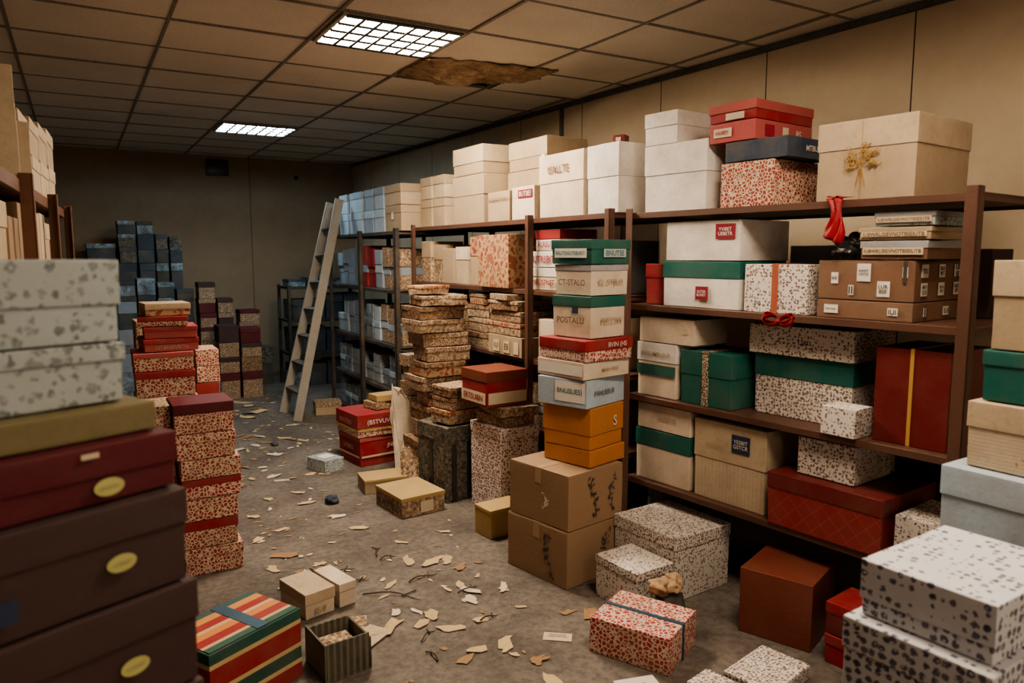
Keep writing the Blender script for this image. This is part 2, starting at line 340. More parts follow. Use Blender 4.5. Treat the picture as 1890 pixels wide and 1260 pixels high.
for i in range(len(GX)-1):
    for j in range(len(GY)-1):
        x0, x1, y0, y1 = GX[i], GX[i+1], GY[j], GY[j+1]
        if any(abs(x0-a) < .02 and abs(y0-b) < .02 for a, b in FIX): continue
        if abs(x0-2.03) < .02 and abs(y0-4.56) < .02: continue
        tl = [HC + random.uniform(-.001, .006) for _ in range(4)]
        if abs(x0-2.79) < .02 and abs(y0-4.56) < .02: tl = [HC-.004, HC, HC-.01, HC-.02]; y1 -= .075
        vs = [bm.verts.new(p) for p in ((x0, y0, tl[0]), (x1, y0, tl[1]), (x1, y1, tl[2]), (x0, y1, tl[3]))]
        bm.faces.new(vs[::-1])
me = bpy.data.meshes.new('ceiling'); bm.to_mesh(me); bm.free(); c = meshobj('ceiling', me, M_ceil); c['kind'] = 'structure'
bm = bmesh.new()
def addbox(bm, x0, x1, y0, y1, z0, z1, M=None):
    r = bmesh.ops.create_cube(bm, size=1)
    for v in r['verts']:
        v.co = V(((v.co.x+.5)*(x1-x0)+x0, (v.co.y+.5)*(y1-y0)+y0, (v.co.z+.5)*(z1-z0)+z0))
        if M: v.co = M @ v.co
for g in GX[1:-1]: addbox(bm, g-.009, g+.009, -2.5, 10.4, HC-.006, HC+.012)
for g in GY[1:-1]: addbox(bm, -1.0, 3.9, g-.0085, g+.0085, HC-.005, HC+.012)
me = bpy.data.meshes.new('trim_3'); bm.to_mesh(me); bm.free(); c = meshobj('trim_3', me, M_bar); c['kind'] = 'structure'
slab('trim_4', -1.0, 4.1, -2.5, 10.5, HC+.29, HC+.33, M_dark, kind='structure')

M_louv = room_mat('louvre_grey', (.030,.024,.018), (.033,.027,.02), (.036,.03,.022), .5, 4, .0)
M_hous = room_mat('housing_white', (.40,.38,.34), (.43,.41,.37), (.46,.44,.40), .5, 4, .0)
def fixture(x, y, col, s, label, refl=1.2):
    e = empty('ceiling_light', (x+.38, y+.31, HC-.012))
    W, D = .72, .60
    bm = bmesh.new()
    for a in ((-W/2, W/2, -D/2, -D/2+.02), (-W/2, W/2, D/2-.02, D/2), (-W/2, -W/2+.02, -D/2+.02, D/2-.02), (W/2-.02, W/2, -D/2+.02, D/2-.02)): addbox(bm, *a, -.004, .07)
    addbox(bm, -W/2, W/2, -D/2, D/2, .07, .08)
    me = bpy.data.meshes.new('h'); bm.to_mesh(me); bm.free(); meshobj('housing', me, M_hous, e)
    em = emis('tube_glow', col, s)
    for k in range(4):
        yy = -D/2+.085+k*(D-.17)/3
        bm = bmesh.new(); bmesh.ops.create_cone(bm, cap_ends=True, segments=12, radius1=.016, radius2=.016, depth=W-.06, matrix=Matrix.Rotation(rad(90), 4, 'Y'))
        me = bpy.data.meshes.new('t'); bm.to_mesh(me); bm.free(); meshobj('lamp_tube', me, em, e, (0, yy, .012))
    bm = bmesh.new()
    for k in range(5): yy = -D/2+.014+k*(D-.028)/4; addbox(bm, -W/2+.02, W/2-.02, yy-.020, yy+.020, -.010, -.004)
    for k in range(1, 7): xx = -W/2+.02+k*(W-.04)/7; addbox(bm, xx-.009, xx+.009, -D/2+.02, D/2-.02, -.014, -.010)
    me = bpy.data.meshes.new('l'); bm.to_mesh(me); bm.free(); meshobj('louvre', me, M_louv, e)
    bm = bmesh.new(); addbox(bm, -W/2+.02, W/2-.02, -D/2+.02, D/2-.02, .066, .069)
    me = bpy.data.meshes.new('r'); bm.to_mesh(me); bm.free(); meshobj('reflector', me, M_louv, e)
    thing(e, label, 'ceiling light')
fixture(1.27, 3.94, (1, .83, .62), 480, 'extra unseen square fluorescent ceiling light glowing warm, with louvre')
fixture(1.27, 7.66, (.62, .87, 1.0), 120, 'recessed square fluorescent ceiling light glowing cool white')
fixture(1.27, .84, (1, .81, .60), 230, 'extra unseen square fluorescent ceiling light glowing warm, with louvre')  # extra fixture out of view, added to light near boxes and rack fronts
fixture(1.27, -1.64, (1, .81, .60), 80, 'extra unseen square fluorescent ceiling light glowing warm, with louvre')  # extra unseen fixture behind the camera, added for more light up front
ld = bpy.data.lights.new('fill_light', 'POINT'); ld.energy = 42; ld.color = (1, .83, .66); ld.shadow_soft_size = .35  # unseen point lamp added behind the camera for soft warm fill
lo = link(bpy.data.objects.new('fill_lamp', ld)); lo.location = (.9, -1.2, 1.9)
thing(lo, 'unseen warm fill lamp added to brighten the near room', 'fill lamp')
# torn ceiling tile
bm = bmesh.new(); nx, ny = 30, 20; grid = {}
for i in range(nx+1):
    for j in range(ny+1):
        x = 2.02+.92*i/nx; y = 4.54+.62*j/ny - .12*(i/nx)
        ed = min(i/nx, 1-i/nx, j/ny, 1-j/ny)
        z = HC-.014-.05*min(1, ed*4)*(.5+noise.noise(V((x*4, y*4, 1)))) - .018*noise.noise(V((x*16, y*16, 4)))
        x += .03*noise.noise(V((y*14, x*9, 2))); y += .05*noise.noise(V((x*14, y*9, 7)))
        grid[i, j] = bm.verts.new((x, y, min(z, HC-.011)))
for i in range(nx):
    for j in range(ny):
        if noise.noise(V((i*.35, j*.4, 9))) > .42 and j > 13: continue
        if (i/nx)+(1-j/ny)*.9 < .18: continue
        if j > 10+ (nx-i)*.7: continue
        bm.faces.new((grid[i, j], grid[i, j+1], grid[i+1, j+1], grid[i+1, j])).smooth = True
bmesh.ops.delete(bm, geom=[v for v in bm.verts if not v.link_faces], context='VERTS')
me = bpy.data.meshes.new('torn'); bm.to_mesh(me); bm.free(); o = meshobj('torn_ceiling_tile', me, 'insulation'); o.modifiers.new('s', 'SOLIDIFY').thickness = .012
thing(o, 'brown water-stained torn ceiling tile sagging beside the light', 'ceiling tile')

e = empty('wall_vent', (1.65, 10.395, 2.62)); meshobj('body', boxmesh(.27, .06, .2, .006, 0), 'blackplastic', e, (0, -.03, 0))
for k in range(5): meshobj('louvre', boxmesh(.23, .012, .012, .002, 0), 'charcoal', e, (0, -.064, .03+k*.033))
thing(e, 'small black vent box high on the back wall', 'vent')
e = wn(meshobj('wall_sensor', boxmesh(.05, .03, .05, .008, 0), 'charcoal', None, (2.66, 10.384, 2.62))); thing(e, 'tiny dark sensor fixed high on the back wall', 'sensor')

# ------------------------------------------------------------------ racks
def lpost(h, s=.045):
    bm = bmesh.new(); addbox(bm, -s/2, s/2, -s/2, -s/2+.006, 0, h); addbox(bm, -s/2, -s/2+.006, -s/2, s/2, 0, h)
    addbox(bm, -s/2-.01, s/2+.01, -s/2-.01, s/2+.01, 0, .008)
    bmesh.ops.bevel(bm, geom=bm.edges[:], offset=.0015, segments=1, affect='EDGES')
    me = bpy.data.meshes.new('p'); bm.to_mesh(me); bm.free(); return me
def rack(unit, levels, dep, mat, posts, label, ov=(0.03, .03), th=.028, origin=None, yaw=None, L=None, lip=.030, ps=.040):
    if unit:
        a, d, n, L = frame(unit); yaw = math.atan2(d.y, d.x)
    else: a = V(origin)
    e = empty('shelving_rack', (a.x, a.y, 0), yaw); top = max(levels)
    for u in posts:
        for y, fl in ((-ps/2+.0, 1), (dep+ps/2, -1)):
            p = meshobj('post', lpost(top+.02, ps), mat, e, (u, y, 0)); 
            if u > L/2: p.rotation_euler = (0, 0, rad(90 if fl > 0 else 180))
            elif fl < 0: p.rotation_euler = (0, 0, rad(-90))
    for z in levels:
        bm = bmesh.new(); addbox(bm, -ov[0], L+ov[1], .0, dep, z-.016, z); addbox(bm, -ov[0], L+ov[1], -.004, .016, z-lip, z-.0005); addbox(bm, -ov[0], L+ov[1], dep-.016, dep, z-lip, z-.0005)
        addbox(bm, -ov[0], -ov[0]+.016, .016, dep-.016, z-lip, z-.0005); addbox(bm, L+ov[1]-.016, L+ov[1], .016, dep-.016, z-lip, z-.0005)
        bmesh.ops.bevel(bm, geom=bm.edges[:], offset=.0015, segments=1, affect='EDGES')
        me = bpy.data.meshes.new('s'); bm.to_mesh(me); bm.free(); meshobj('shelf', me, mat, e)
    return thing(e, label, 'shelving')
ZA = [.42, .87, 1.345, 1.815]; ZB = [.08, .50, .94, 1.38, 1.825]; ZC = [.06, .42, .82, 1.30, 1.80]
rack('A', ZA, .70, 'rackbrown', (.005, 1.62), 'rust-brown metal shelving rack full of gift boxes', ps=.045, ov=(.02, .03))
rack('B', ZB, .70, 'rackbrown', (.0, 1.752, 2.545), 'brown shelving rack with mouldy boxes and cartons on top', ov=(.02, .0))
rack('C', ZC, .60, 'rackdark', (0.02, .95, 1.86), 'dark shelving rack of dusty blue-grey boxes behind the ladder', ov=(.0, .0))
WA = 'on the brown metal rack'; WT = 'on top of the rack'
# ---- unit A, top
sb('white', 'A', .03, .44, .34, 1.815, .33, lid='white', lf=.45, where=WT)
sb('white', 'A', .02, .25, .32, 2.147, .16, lid='white', lf=.45, where='stacked on a white box', s=.035)
sb('giraffe', 'A', .51, .80, .34, 1.815, .20, where=WT)
sb('navy', 'A', .53, .86, .34, 2.017, .09, where='under a red box', txt=[('R', 0.02, .5, 'MTBUSI', .11, 'inkwhite')])
sb('redpink', 'A', .44, .70, .44, 2.109, .09, where=WT, pat=[('F', -.05, .5, .10, .04, 'labelcream'), ('R', .0, .5, .045, .045, 'labelcream'), ('R', -.12, .5, .07, .05, 'labelred')], txt=[('F', -.05, .5, 'HUBEY', .07, 'inkred'), ('R', .1, .5, 'BS', .04, 'inkwhite')])
sb('red', 'A', .43, .70, .45, 2.200, .085, lid='redpink', lf=.5, where='stacked on a faded red box', pat=[('F', .02, .25, .10, .03, 'labelcream')])
e = sb('tan', 'A', .99, 1.40, .45, 1.815, .31, lid='tanlight', lf=.36, where=WT)
bm = bmesh.new()
for k in range(16):
    a = random.uniform(-.5, 3.7); r1 = random.uniform(.05, .085); M0 = Matrix.Rotation(a, 4, 'Z')
    addbox(bm, 0, r1, -.0009, .0009, .004, .006, M0)
    for q in range(7):
        rr = r1*random.uniform(.45, 1.05)
        M = M0 @ Matrix.Translation((rr, random.uniform(-.012, .012), random.uniform(0, .014))) @ Matrix.Rotation(random.uniform(-1.2, 1.2), 4, 'Z') @ Matrix.Diagonal((2.2, .7, .4, 1))
        bmesh.ops.create_icosphere(bm, subdivisions=1, radius=.0038, matrix=M)
for a in (-1.75, -1.5, -1.3): addbox(bm, 0, .085, -.0013, .0013, .004, .007, Matrix.Rotation(a, 4, 'Z'))
me = bpy.data.meshes.new('sprig'); bm.to_mesh(me); bm.free(); meshobj('gold_sprig', me, 'golddark', e, (-.01, -.231, .14), (rad(90), 0, 0))
patch_on(e, .4, .45, .31, 'F', -0.01, .155, .005, .29, 'tape', .004, name='ribbon')
# red ribbon hanging: folded cloth with pinched waist and diagonal end
bm = bmesh.new(); g = {}
for i in range(9):
    for j in range(15):
        s_ = i/8-.5; t = j/14; hw = .040*(1-.45*math.sin(math.pi*min(1, t*1.3)))
        zz = .006-.15*t - .035*t*(s_+.5)
        g[i, j] = bm.verts.new((s_*2*hw + .018*math.sin(t*3.2), -.020-.010*math.sin(s_*14+t*5)-.012*t, zz))
for i in range(8):
    for j in range(14): bm.faces.new((g[i, j], g[i+1, j], g[i+1, j+1], g[i, j+1]))
g2 = {}
for i in range(9):
    for j in range(5):
        s_ = i/8-.5; t = j/4; g2[i, j] = bm.verts.new((s_*.07+.02*t, -.020+.045*t, .007+.006*math.sin(s_*12)*(1-t)+.004))
for i in range(8):
    for j in range(4): bm.faces.new((g2[i, j], g2[i+1, j], g2[i+1, j+1], g2[i, j+1]))
for f in bm.faces: f.smooth = True
me = bpy.data.meshes.new('rib'); bm.to_mesh(me); bm.free(); a, d, n, L = frame('A'); c = a+d*1.11
o = meshobj('ribbon', me, 'ribbonred', None, (c.x, c.y, 1.817), (0, 0, math.atan2(d.y, d.x))); o.modifiers.new('s', 'SOLIDIFY').thickness = .001
thing(o, 'crumpled red satin ribbon hanging over the shelf edge', 'ribbon')
c = a+d*.90-n*.045; o = meshobj('ribbon_bow', bow_mesh(.045, False), 'ribbonred', None, (c.x, c.y, 1.318), (rad(60), 0, math.atan2(d.y, d.x)+.1)); o.modifiers.new('s', 'SOLIDIFY').thickness = .001
thing(o, 'red satin ribbon bow on the shelf edge above a floral box', 'ribbon')
# ---- A shelf 2
sb('red', 'A', .005, .16, .3, 1.345, .21, s=.08, lid='red', where=WA)
sb('white', 'A', .17, .645, .32, 1.345, .225, lid='green', lf=.36, where=WA, pat=[('F', .02, .32, .075, .065, 'labelred')], txt=[('F', .02, .32, 'SUTER\nBURRY', .055, 'inkwhite')])
sb('white', 'A', .19, .64, .38, 1.572, .19, where='stacked on a green-lidded box', pat=[('F', .14, .72, .11, .07, 'labelred')], txt=[('F', .14, .72, 'YVIBET\nUEBETR', .08, 'inkwhite')])
sb('floral', 'A', .66, .985, .30, 1.345, .215, where=WA, ribbon='ribbonorange', rw=.03)
K = [('F', -.12, .55, .03, .045), ('F', .0, .70, .055, .07), ('F', -.05, .25, .022, .04), ('F', .08, .3, .05, .06), ('F', .16, .72, .02, .04), ('R', -.14, .75, .055, .05), ('R', .0, .75, .05, .05), ('R', .13, .75, .05, .05), ('R', -.14, .3, .05, .05), ('R', .0, .3, .05, .05), ('R', .13, .3, .05, .05)]
TX = ['BIE', 'BWEY\nUSTVS', 'II', 'LUR\nBSE', 'I', 'BUMOD\nUVCM', 'RUE\nBET', 'UII\nSE', 'MVI\nSUE', 'BWK\nBSV', 'BUE\nIIT']
K2 = [('F', -.13, .5, .06, .035), ('F', .12, .5, .04, .03), ('R', .05, .5, .05, .035), ('R', -.12, .5, .03, .035)]
sb('kraftred', 'A', 1.02, 1.42, .42, 1.345, .075, where=WA, pat=[(*k, 'labelwhite') for k in K2], txt=[(k[0], k[1], k[2], t, k[3]*.72, 'inkdark') for k, t in zip(K2, ['BWKT BSVE', 'IUI', 'EUI', 'II'])])
sb('kraftred', 'A', 1.02, 1.42, .42, 1.421, .158, where='stacked on a flat brown box', carton=True, pat=[(*k, 'labelwhite') for k in K], txt=[(k[0], k[1], k[2], t, k[3]*.72, 'inkdark') for k, t in zip(K, TX)])
for z, h, u0, u1, b_ in ((1.582, .072, 1.19, 1.46, 'kraftred'), (1.656, .05, 1.18, 1.47, 'tan'), (1.708, .055, 1.24, 1.48, 'floralgrey')):
    sb(b_, 'A', u0, u1, .34, z, h, lid='grey' if b_ != 'tan' else 'tan', lf=.4, where='stacked on a labelled carton', pat=[('F', 0, .45, (u1-u0)*.85, h*.38, 'labelcream')], txt=[('F', 0, .45, 'IUBWRUSIEVNOTBSEIUTB', (u1-u0)*.8, 'inkbrown')])
# ---- A shelf 3
sb('cream', 'A', .005, .285, .30, .87, .28, lid='white', lf=.35, where=WA, pat=[('F', 0, .50, .26, .055, 'green')], txt=[('F', .0, .80, 'BWSUIMBUSUR', .2, 'inkfaint')])
sb('cream', 'A', .02, .39, .26, 1.153, .13, where='stacked on a white-lidded box', pat=[('F', .13, .55, .03, .03, 'labelcream')])
sb('green', 'A', .30, .62, .30, .87, .265, lid='green', lf=.45, ribbon='ribbonleopard', rw=.035, where=WA)
sb('floral', 'A', .66, 1.15, .32, .87, .28, s=.13, lid='green', lf=.36, where=WA)
sb('floral', 'A', .64, 1.16, .34, 1.152, .135, s=.11, where='stacked on a green-lidded box', txt=[('F', .03, .5, 'L2RU', .06, 'inkdark')])
sb('floral', 'A', 1.09, 1.25, .13, .87, .12, s=-.02, where='at the front edge of the shelf')
sb('darkred', 'A', 1.27, 1.56, .34, .87, .375, s=.05, ribbon='ribbongold', rw=.014, where=WA)
# ---- A shelf 4
sb('cream', 'A', .005, .385, .30, .42, .272, lid='green', lf=.34, where=WA)
sb('cream', 'A', .02, .385, .30, .695, .135, where='stacked on a green-lidded box', txt=[('F', .03, .5, 'BWESTSE', .12, 'inkfaint')])
sb('woven', 'A', .40, .82, .30, .42, .39, lid='tanlight', lf=.48, where=WA, pat=[('F', .07, .78, .10, .085, 'labelblue')], txt=[('F', .07, .78, 'YESBIT\nGSTCR', .08, 'inkwhite'), ('F', -.08, .7, 'SLRESBUTS', .1, 'inkfaint')])
e = sb('quilted', 'A', .85, 1.38, .44, .42, .235, s=-.02, lid='darkred', lf=.3, where=WA)
sb('floral', 'A', .95, 1.22, .30, .657, .165, s=.05, where='stacked on a red quilted box')
sb('floral', 'A', 1.39, 1.57, .30, .42, .18, where=WA)
for u, h_, m_ in ((.1, .25, 'charcoal'), (.6, .3, 'bluegrey'), (1.15, .28, 'taupe')): 
    sb(m_, 'A', u, u+.36, .2, 1.345, h_, s=.47, where='at the back of the shelf'); 
sb('charcoal', 'A', .7, 1.06, .18, .87, .27, s=.50, where='at the back of the shelf'); sb('taupe', 'A', 1.15, 1.5, .18, .42, .3, s=.50, where='at the back of the shelf')

# ---- unit B top
sb('white', 'B', 2.27, 2.56, .34, 1.826, .375, lid='white', lf=.48, where=WT)
e = sb('cream', 'B', 1.78, 2.25, .30, 1.826, .375, lid='cream', lf=.46, where=WT, txt=[('F', -.02, .75, '\\SALLTE', .22, 'inkbrown')])
sb('cream', 'B', 1.46, 1.74, .16, 1.826, .21, where=WT, pat=[('F', .03, .78, .17, .05, 'labelred')], txt=[('F', .03, .78, 'BUTBE!', .14, 'inkwhite')])
sb('tan', 'B', 1.14, 1.44, .16, 1.826, .20, where=WT, txt=[('F', 0, .72, 'NOREWCVTSBUI', .25, 'inkbrown')])
for u0, u1, s in ((.60, 1.09, .03), (1.11, 1.62, .21)):
    sb('tan', 'B', u0, u1, .34, 1.826, .345, s=s, lid='tan', lf=.42, where=WT)
    sb('tan', 'B', u0+.01, u1-.01, .33, 2.173, .20, s=s, lid='tanlight', lf=.6, where='stacked on a tan box', pat=[('F', .2, .25, .04, .06, 'labelwhite')] if s > .1 else [])
for u0, u1, un, zb in ((.02, .24, 'B', 1.826), (.25, .47, 'B', 1.826), (1.48, 1.86, 'C', 1.801)):
    sb('tan', un, u0, u1, .32, zb, .215, lid='tan', lf=.3, where=WT, pat=[('F', 0, .6, .05, .06, 'labelwhite')] if un == 'C' else [])
    sb('tanlight', un, u0+.003, u1-.003, .31, zb+.217, .175, lid='tan', lf=.4, where='stacked on a tan box')
e = box('darkred', 2.62, 3.30, 2.202, .07, .07, .05, -60, WT, label='tiny dark red box on a white box', pat=[('F', 0, .5, .03, .02, 'labelcream')])
# C top
for u0, u1, m_ in ((.18, .46, 'paleblue'), (.50, .88, 'paleblue'), (.94, 1.18, 'bluegrey'), (1.20, 1.46, 'paleblue')):
    sb(m_, 'C', u0, u1, .28, 1.801, .20, lid='paleblue', lf=.35, where='on top of the dark rack', group='blue boxes on top of the rack')
    sb(m_, 'C', u0+.01, u1-.01, .27, 2.003, .19, lid='bluegrey', lf=.35, where='on top of the dark rack', group='blue boxes on top of the rack')
# ---- B shelf 2
WB = 'on the crowded rack shelf'
sb('dirttan', 'B', .03, .21, .3, 1.381, .33, lid='tan', lf=.4, where=WB); sb('dirttan', 'B', .22, .40, .3, 1.381, .30, lid='tan', lf=.4, where=WB, s=.05)
sb('tan', 'B', .42, .62, .3, 1.381, .27, where=WB)
sb('tanlight', 'B', .64, .85, .3, 1.381, .28, lid='cream', where=WB)
sb('tan', 'B', .87, 1.10, .3, 1.381, .35, lid='damask', lf=.4, where=WB)
sb('damask', 'B', 1.12, 1.54, .34, 1.381, .355, s=-.04, where=WB)
sb('cream', 'B', 1.66, 2.0, .3, 1.381, .14, lid='white', lf=.4, where=WB, txt=[('F', 0, .35, 'BWRUSTNET', .28, 'inkred')])
sb('white', 'B', 1.67, 2.0, .3, 1.523, .10, where=WB, txt=[('F', 0, .5, 'SUTRSBIT', .26, 'inkred')])
sb('white', 'B', 1.74, 2.02, .28, 1.625, .13, lid='red', lf=.45, where=WB, txt=[('F', 0, .3, 'ALRSUTE', .2, 'inkred')])
sb('darkblue', 'B', 2.06, 2.48, .3, 1.381, .3, s=.1, where=WB)
# shelf 3
sb('dirttan', 'B', .03, .22, .3, .941, .33, lid='grey', lf=.3, where=WB); sb('grey', 'B', .23, .42, .3, .941, .28, lid='dirttan', lf=.3, where=WB)
sb('dirtbrown', 'B', .45, .80, .3, .941, .16, where=WB, s=-.02); sb('giraffebrown', 'B', .46, .79, .28, 1.103, .15, where=WB, lid='dirttan', s=-.02, jit=3)
sb('dirttan', 'B', .84, 1.2, .3, .941, .11, lid='dirtbrown', where=WB, s=.0); sb('giraffebrown', 'B', .86, 1.19, .28, 1.053, .10, lid='dirttan', where=WB, s=.01, jit=-3); sb('dirttan', 'B', .86, 1.17, .26, 1.155, .09, where=WB, s=.01, jit=3, lid='dirtbrown'); sb('damask', 'B', .88, 1.16, .24, 1.247, .08, where=WB, s=.01, jit=-4, lid='dirttan')
sb('tan', 'B', 1.28, 1.72, .34, .941, .13, s=-.05, where=WB, pat=[('F', -.1, .45, .08, .08, 'labelcream'), ('F', .03, .45, .08, .08, 'labelcream'), ('F', .15, .45, .06, .08, 'labelcream')], txt=[('F', -.1, .45, 'IUI', .05, 'inkbrown'), ('F', .03, .45, 'EII', .05, 'inkbrown')])
sb('dirttan', 'B', 1.26, 1.70, .34, 1.073, .085, s=-.05, where=WB, lid='damask'); sb('giraffebrown', 'B', 1.28, 1.69, .32, 1.160, .075, s=-.04, where=WB, lid='dirttan')
sb('dirtbrown', 'B', 1.30, 1.66, .30, 1.237, .065, s=-.06, where=WB, amp=.003, lid='dirttan', jit=3)
sb('dirttan', 'B', 1.32, 1.60, .26, 1.304, .040, s=-.07, where=WB, amp=.003, jit=-5)
sb('cream', 'B', 1.78, 2.0, .3, .941, .26, where=WB, txt=[('F', 0, .3, 'BNUSTE', .15, 'inkfaint')])
sb('tan', 'B', 2.05, 2.45, .3, .941, .3, s=.15, where=WB)
# shelf 4 and bottom
for z, hh in ((.501, .38), (.081, .36)):
    u = .03
    while u < 1.7:
        w_ = random.uniform(.18, .28)
        h_ = random.uniform(.12, .19)
        for q in range(2):
            sb(random.choice(['dirtbrown', 'dirttan', 'grey', 'tan', 'giraffebrown']), 'B', u, u+w_, .3, z+q*(h_+.002), h_, lid=random.choice([None, 'dirttan', 'tan', 'grey']), where='on the lower rack shelf', s=.03+random.random()*.03, group='mouldy boxes on the lower shelves', cuts=2)
        u += w_+.01
# ---- C shelves
for li, (z, hh) in enumerate(((1.301, .43), (.821, .40), (.421, .33), (.061, .31))):
    u = .04
    while u < 1.8:
        w_ = random.uniform(.15, .22)
        if u+w_ > 1.84: break
        near = u > 1.25
        m_ = random.choice(['dirttan', 'giraffebrown', 'floralgrey']) if (near and li < 2) else random.choice(['bluegrey', 'bluetint', 'paleblue', 'bluetint', 'floralgrey', 'bluegrey'])
        if li == 0 and .78 < u < 1.02: m_ = 'red'
        two = hh*random.uniform(.42, .5)
        sb(m_, 'C', u, u+w_, .28, z, two, lid=random.choice([m_, 'bluegrey', 'paleblue']), where='on the dark rack', s=.03+random.random()*.03, group='dusty boxes on the dark rack', cuts=2)
        if random.random() < .92: sb(m_, 'C', u+.003, u+w_-.003, .27, z+two+.001, hh*random.uniform(.3, .42), where='on the dark rack', s=.04, group='dusty boxes on the dark rack', cuts=2)
        u += w_+.008

# ------------------------------------------------------------------ stack in front of rack B
yw = 11
W1 = 'in the tall stack by the rack'
e = fb('kraft', 1.94, 2.80, .385, .43, .285, yw, 0, W1, carton=True, cuts=5, amp=.002, sag=0)
ornament_on(e, .385, .43, .283, 'F', .10, .14, .09, .22, 'inkdark', 34, .0035, .015); ornament_on(e, .385, .43, .283, 'L', .09, .14, .07, .22, 'inkdark', 26, .0035, .013)
e = fb('kraft', 1.945, 2.80, .39, .42, .275, yw, .287, W1, carton=True, cuts=5, amp=.002)
ornament_on(e, .39, .42, .273, 'F', -.02, .14, .07, .20, 'inkdark', 30, .0035, .015); ornament_on(e, .39, .42, .273, 'F', .12, .14, .06, .20, 'inkdark', 22, .0035, .013)
ornament_on(e, .39, .42, .273, 'L', .05, .12, .045, .08, 'inkwhite', 22, .0035, .010)
sx = .045
fb('orange', 2.06+sx, 2.85, .28, .30, .085, yw+4, .564, W1, txt=[])
fb('orange', 2.06+sx, 2.85, .28, .30, .21, yw+6, .650, W1, lid='orange', lf=.66, txt=[('F', .06, .6, 'S', .03, 'inkwhite')])
fb('paleblue', 2.03+sx, 2.84, .33, .30, .14, yw+8, .861, W1, pat=[('L', .05, .55, .18, .10, 'labelwhite')], txt=[('L', .05, .55, 'BNUSUES)', .15, 'inkteal'), ('F', -.02, .5, 'PANUEBUR', .18, 'inkgrey')])
fb('cream', 2.01+sx, 2.84, .33, .32, .085, yw, 1.003, W1, pat=[('L', 0, .5, .30, .05, 'labelwhite'), ], txt=[('F', .02, .5, 'MVRUTBSE', .12, 'inkfaint')])
fb('giraffebig', 2.01+sx, 2.83, .335, .33, .105, yw-2, 1.089, W1, lid='red', lf=.5, txt=[('F', .05, .72, 'BVIN (HS', .13, 'inkwhite'), ('L', 0, .25, 'RUUBIEUHTBURES', .28, 'inkwhite')])
fb('cream', 2.07+sx, 2.87, .26, .26, .205, yw+1, 1.196, W1, lid='green', lf=.26, txt=[('L', .0, .42, "POSTALU", .18, 'inkbrown'), ('F', .02, .42, "P0S'2'3W", .16, 'inkfaint')], pat=[('L', .03, .66, .04, .03, 'labelblue')])
fb('cream', 2.075+sx, 2.88, .26, .26, .15, yw-3, 1.403, W1, lid='grey', lf=.2, txt=[('F', 0, .42, 'C(. OTBLO', .17, 'inkfaint'), ('L', 0, .42, 'CT-STALO', .19, 'inkbrown')])
fb('green', 2.07+sx, 2.87, .28, .28, .12, yw-1, 1.555, W1, lid='green', lf=.4, pat=[('L', .0, .45, .22, .045, 'labelwhite'), ('F', .02, .45, .16, .04, 'labelgrey')], txt=[('L', .0, .45, 'BRUTSNUTEBVRT', .2, 'inkteal'), ('F', .02, .45, 'BNUTSE', .13, 'inkteal')])
# small cartons
fb('kraftyellow', 1.93, 3.54, .25, .17, .17, 6, 0, lid='kraftyellow', lf=.12)
fb('dirttan', 1.62, 4.10, .31, .36, .13, 6, 0, lid='kraftyellow', lf=.2, pat=[('F', .02, .42, .09, .07, 'labelcream')], txt=[('L', .0, .42, 'BUIRSTBU', .25, 'inkdark')])
fb('tan', 1.58, 4.66, .30, .22, .10, -6, 0, lid='kraftyellow', lf=.2)
# red lettered boxes
fb('red', 1.77, 5.30, .44, .37, .225, 8, 0, lid='redpink', lf=.15, pat=[('F', 0, .34, .42, .014, 'labelcream'), ('L', 0, .34, .35, .014, 'labelcream')], txt=[('F', .08, .62, 'JNFRRM', .15, 'inkwhite'), ('L', 0, .62, 'UTBRES', .16, 'inkfaint')])
fb('giraffe', 1.75, 5.29, .46, .40, .175, 6, .228, 'stacked on a red lettered box', lid='red', lf=.60, pat=[('F', 0, .34, .44, .012, 'ribbongold'), ('L', 0, .34, .38, .012, 'ribbongold')], txt=[('F', -.02, .62, '(BSTVUVINS', .26, 'inkwhite'), ('L', 0, .62, 'BNUTSEIV', .22, 'inkfaint')])
fb('dirttan', 1.94, 5.40, .24, .18, .06, 14, .404, 'on top of a red lettered box', amp=.004); fb('kraftyellow', 1.95, 5.41, .2, .16, .05, 5, .466, 'on top of a red lettered box', amp=.003)
fb('floralgrey', 1.49, 5.26, .17, .22, .10, 20, 0, pat=[('T', 0, .0, .1, .1, 'labelwhite')])
fb('tan', 1.98, 7.28, .26, .22, .13, -10, 0, 'beside the ladder foot', lid='dirttan')
# mouldy dark box, spotted tall box
e = fb('mouldgrey', 1.98, 4.22, .32, .34, .50, 10, 0, lid='mouldgrey', lf=.2, amp=.006, cuts=6, sag=.02)
for a in (-.1, .02): patch_on(e, .32, .34, .5, 'F', a, .2, .035, .38, 'blackplastic', .005, name='strap')
patch_on(e, .32, .34, .5, 'L', 0, .2, .035, .38, 'blackplastic', .005, name='strap')
fb('floralwhite', 2.15, 3.82, .29, .36, .55, 3, 0, lid='floralwhite', lf=.12, cuts=5)
fb('dirttan', 2.20, 3.84, .23, .30, .06, 9, .552, 'on top of a spotted box', amp=.004)
fb('dirttan', 2.16, 3.84, .26, .32, .06, -4, .616, 'on top of a spotted box', amp=.004)
fb('red', 2.08, 3.86, .30, .30, .22, 4, .682, 'in the damaged pile', lid='rust', lf=.3, pat=[('F', 0, .25, .28, .07, 'labelcream'), ('L', 0, .25, .28, .07, 'labelcream')], txt=[('L', 0, .25, 'ERTSUIBN', .22, 'inkred')])
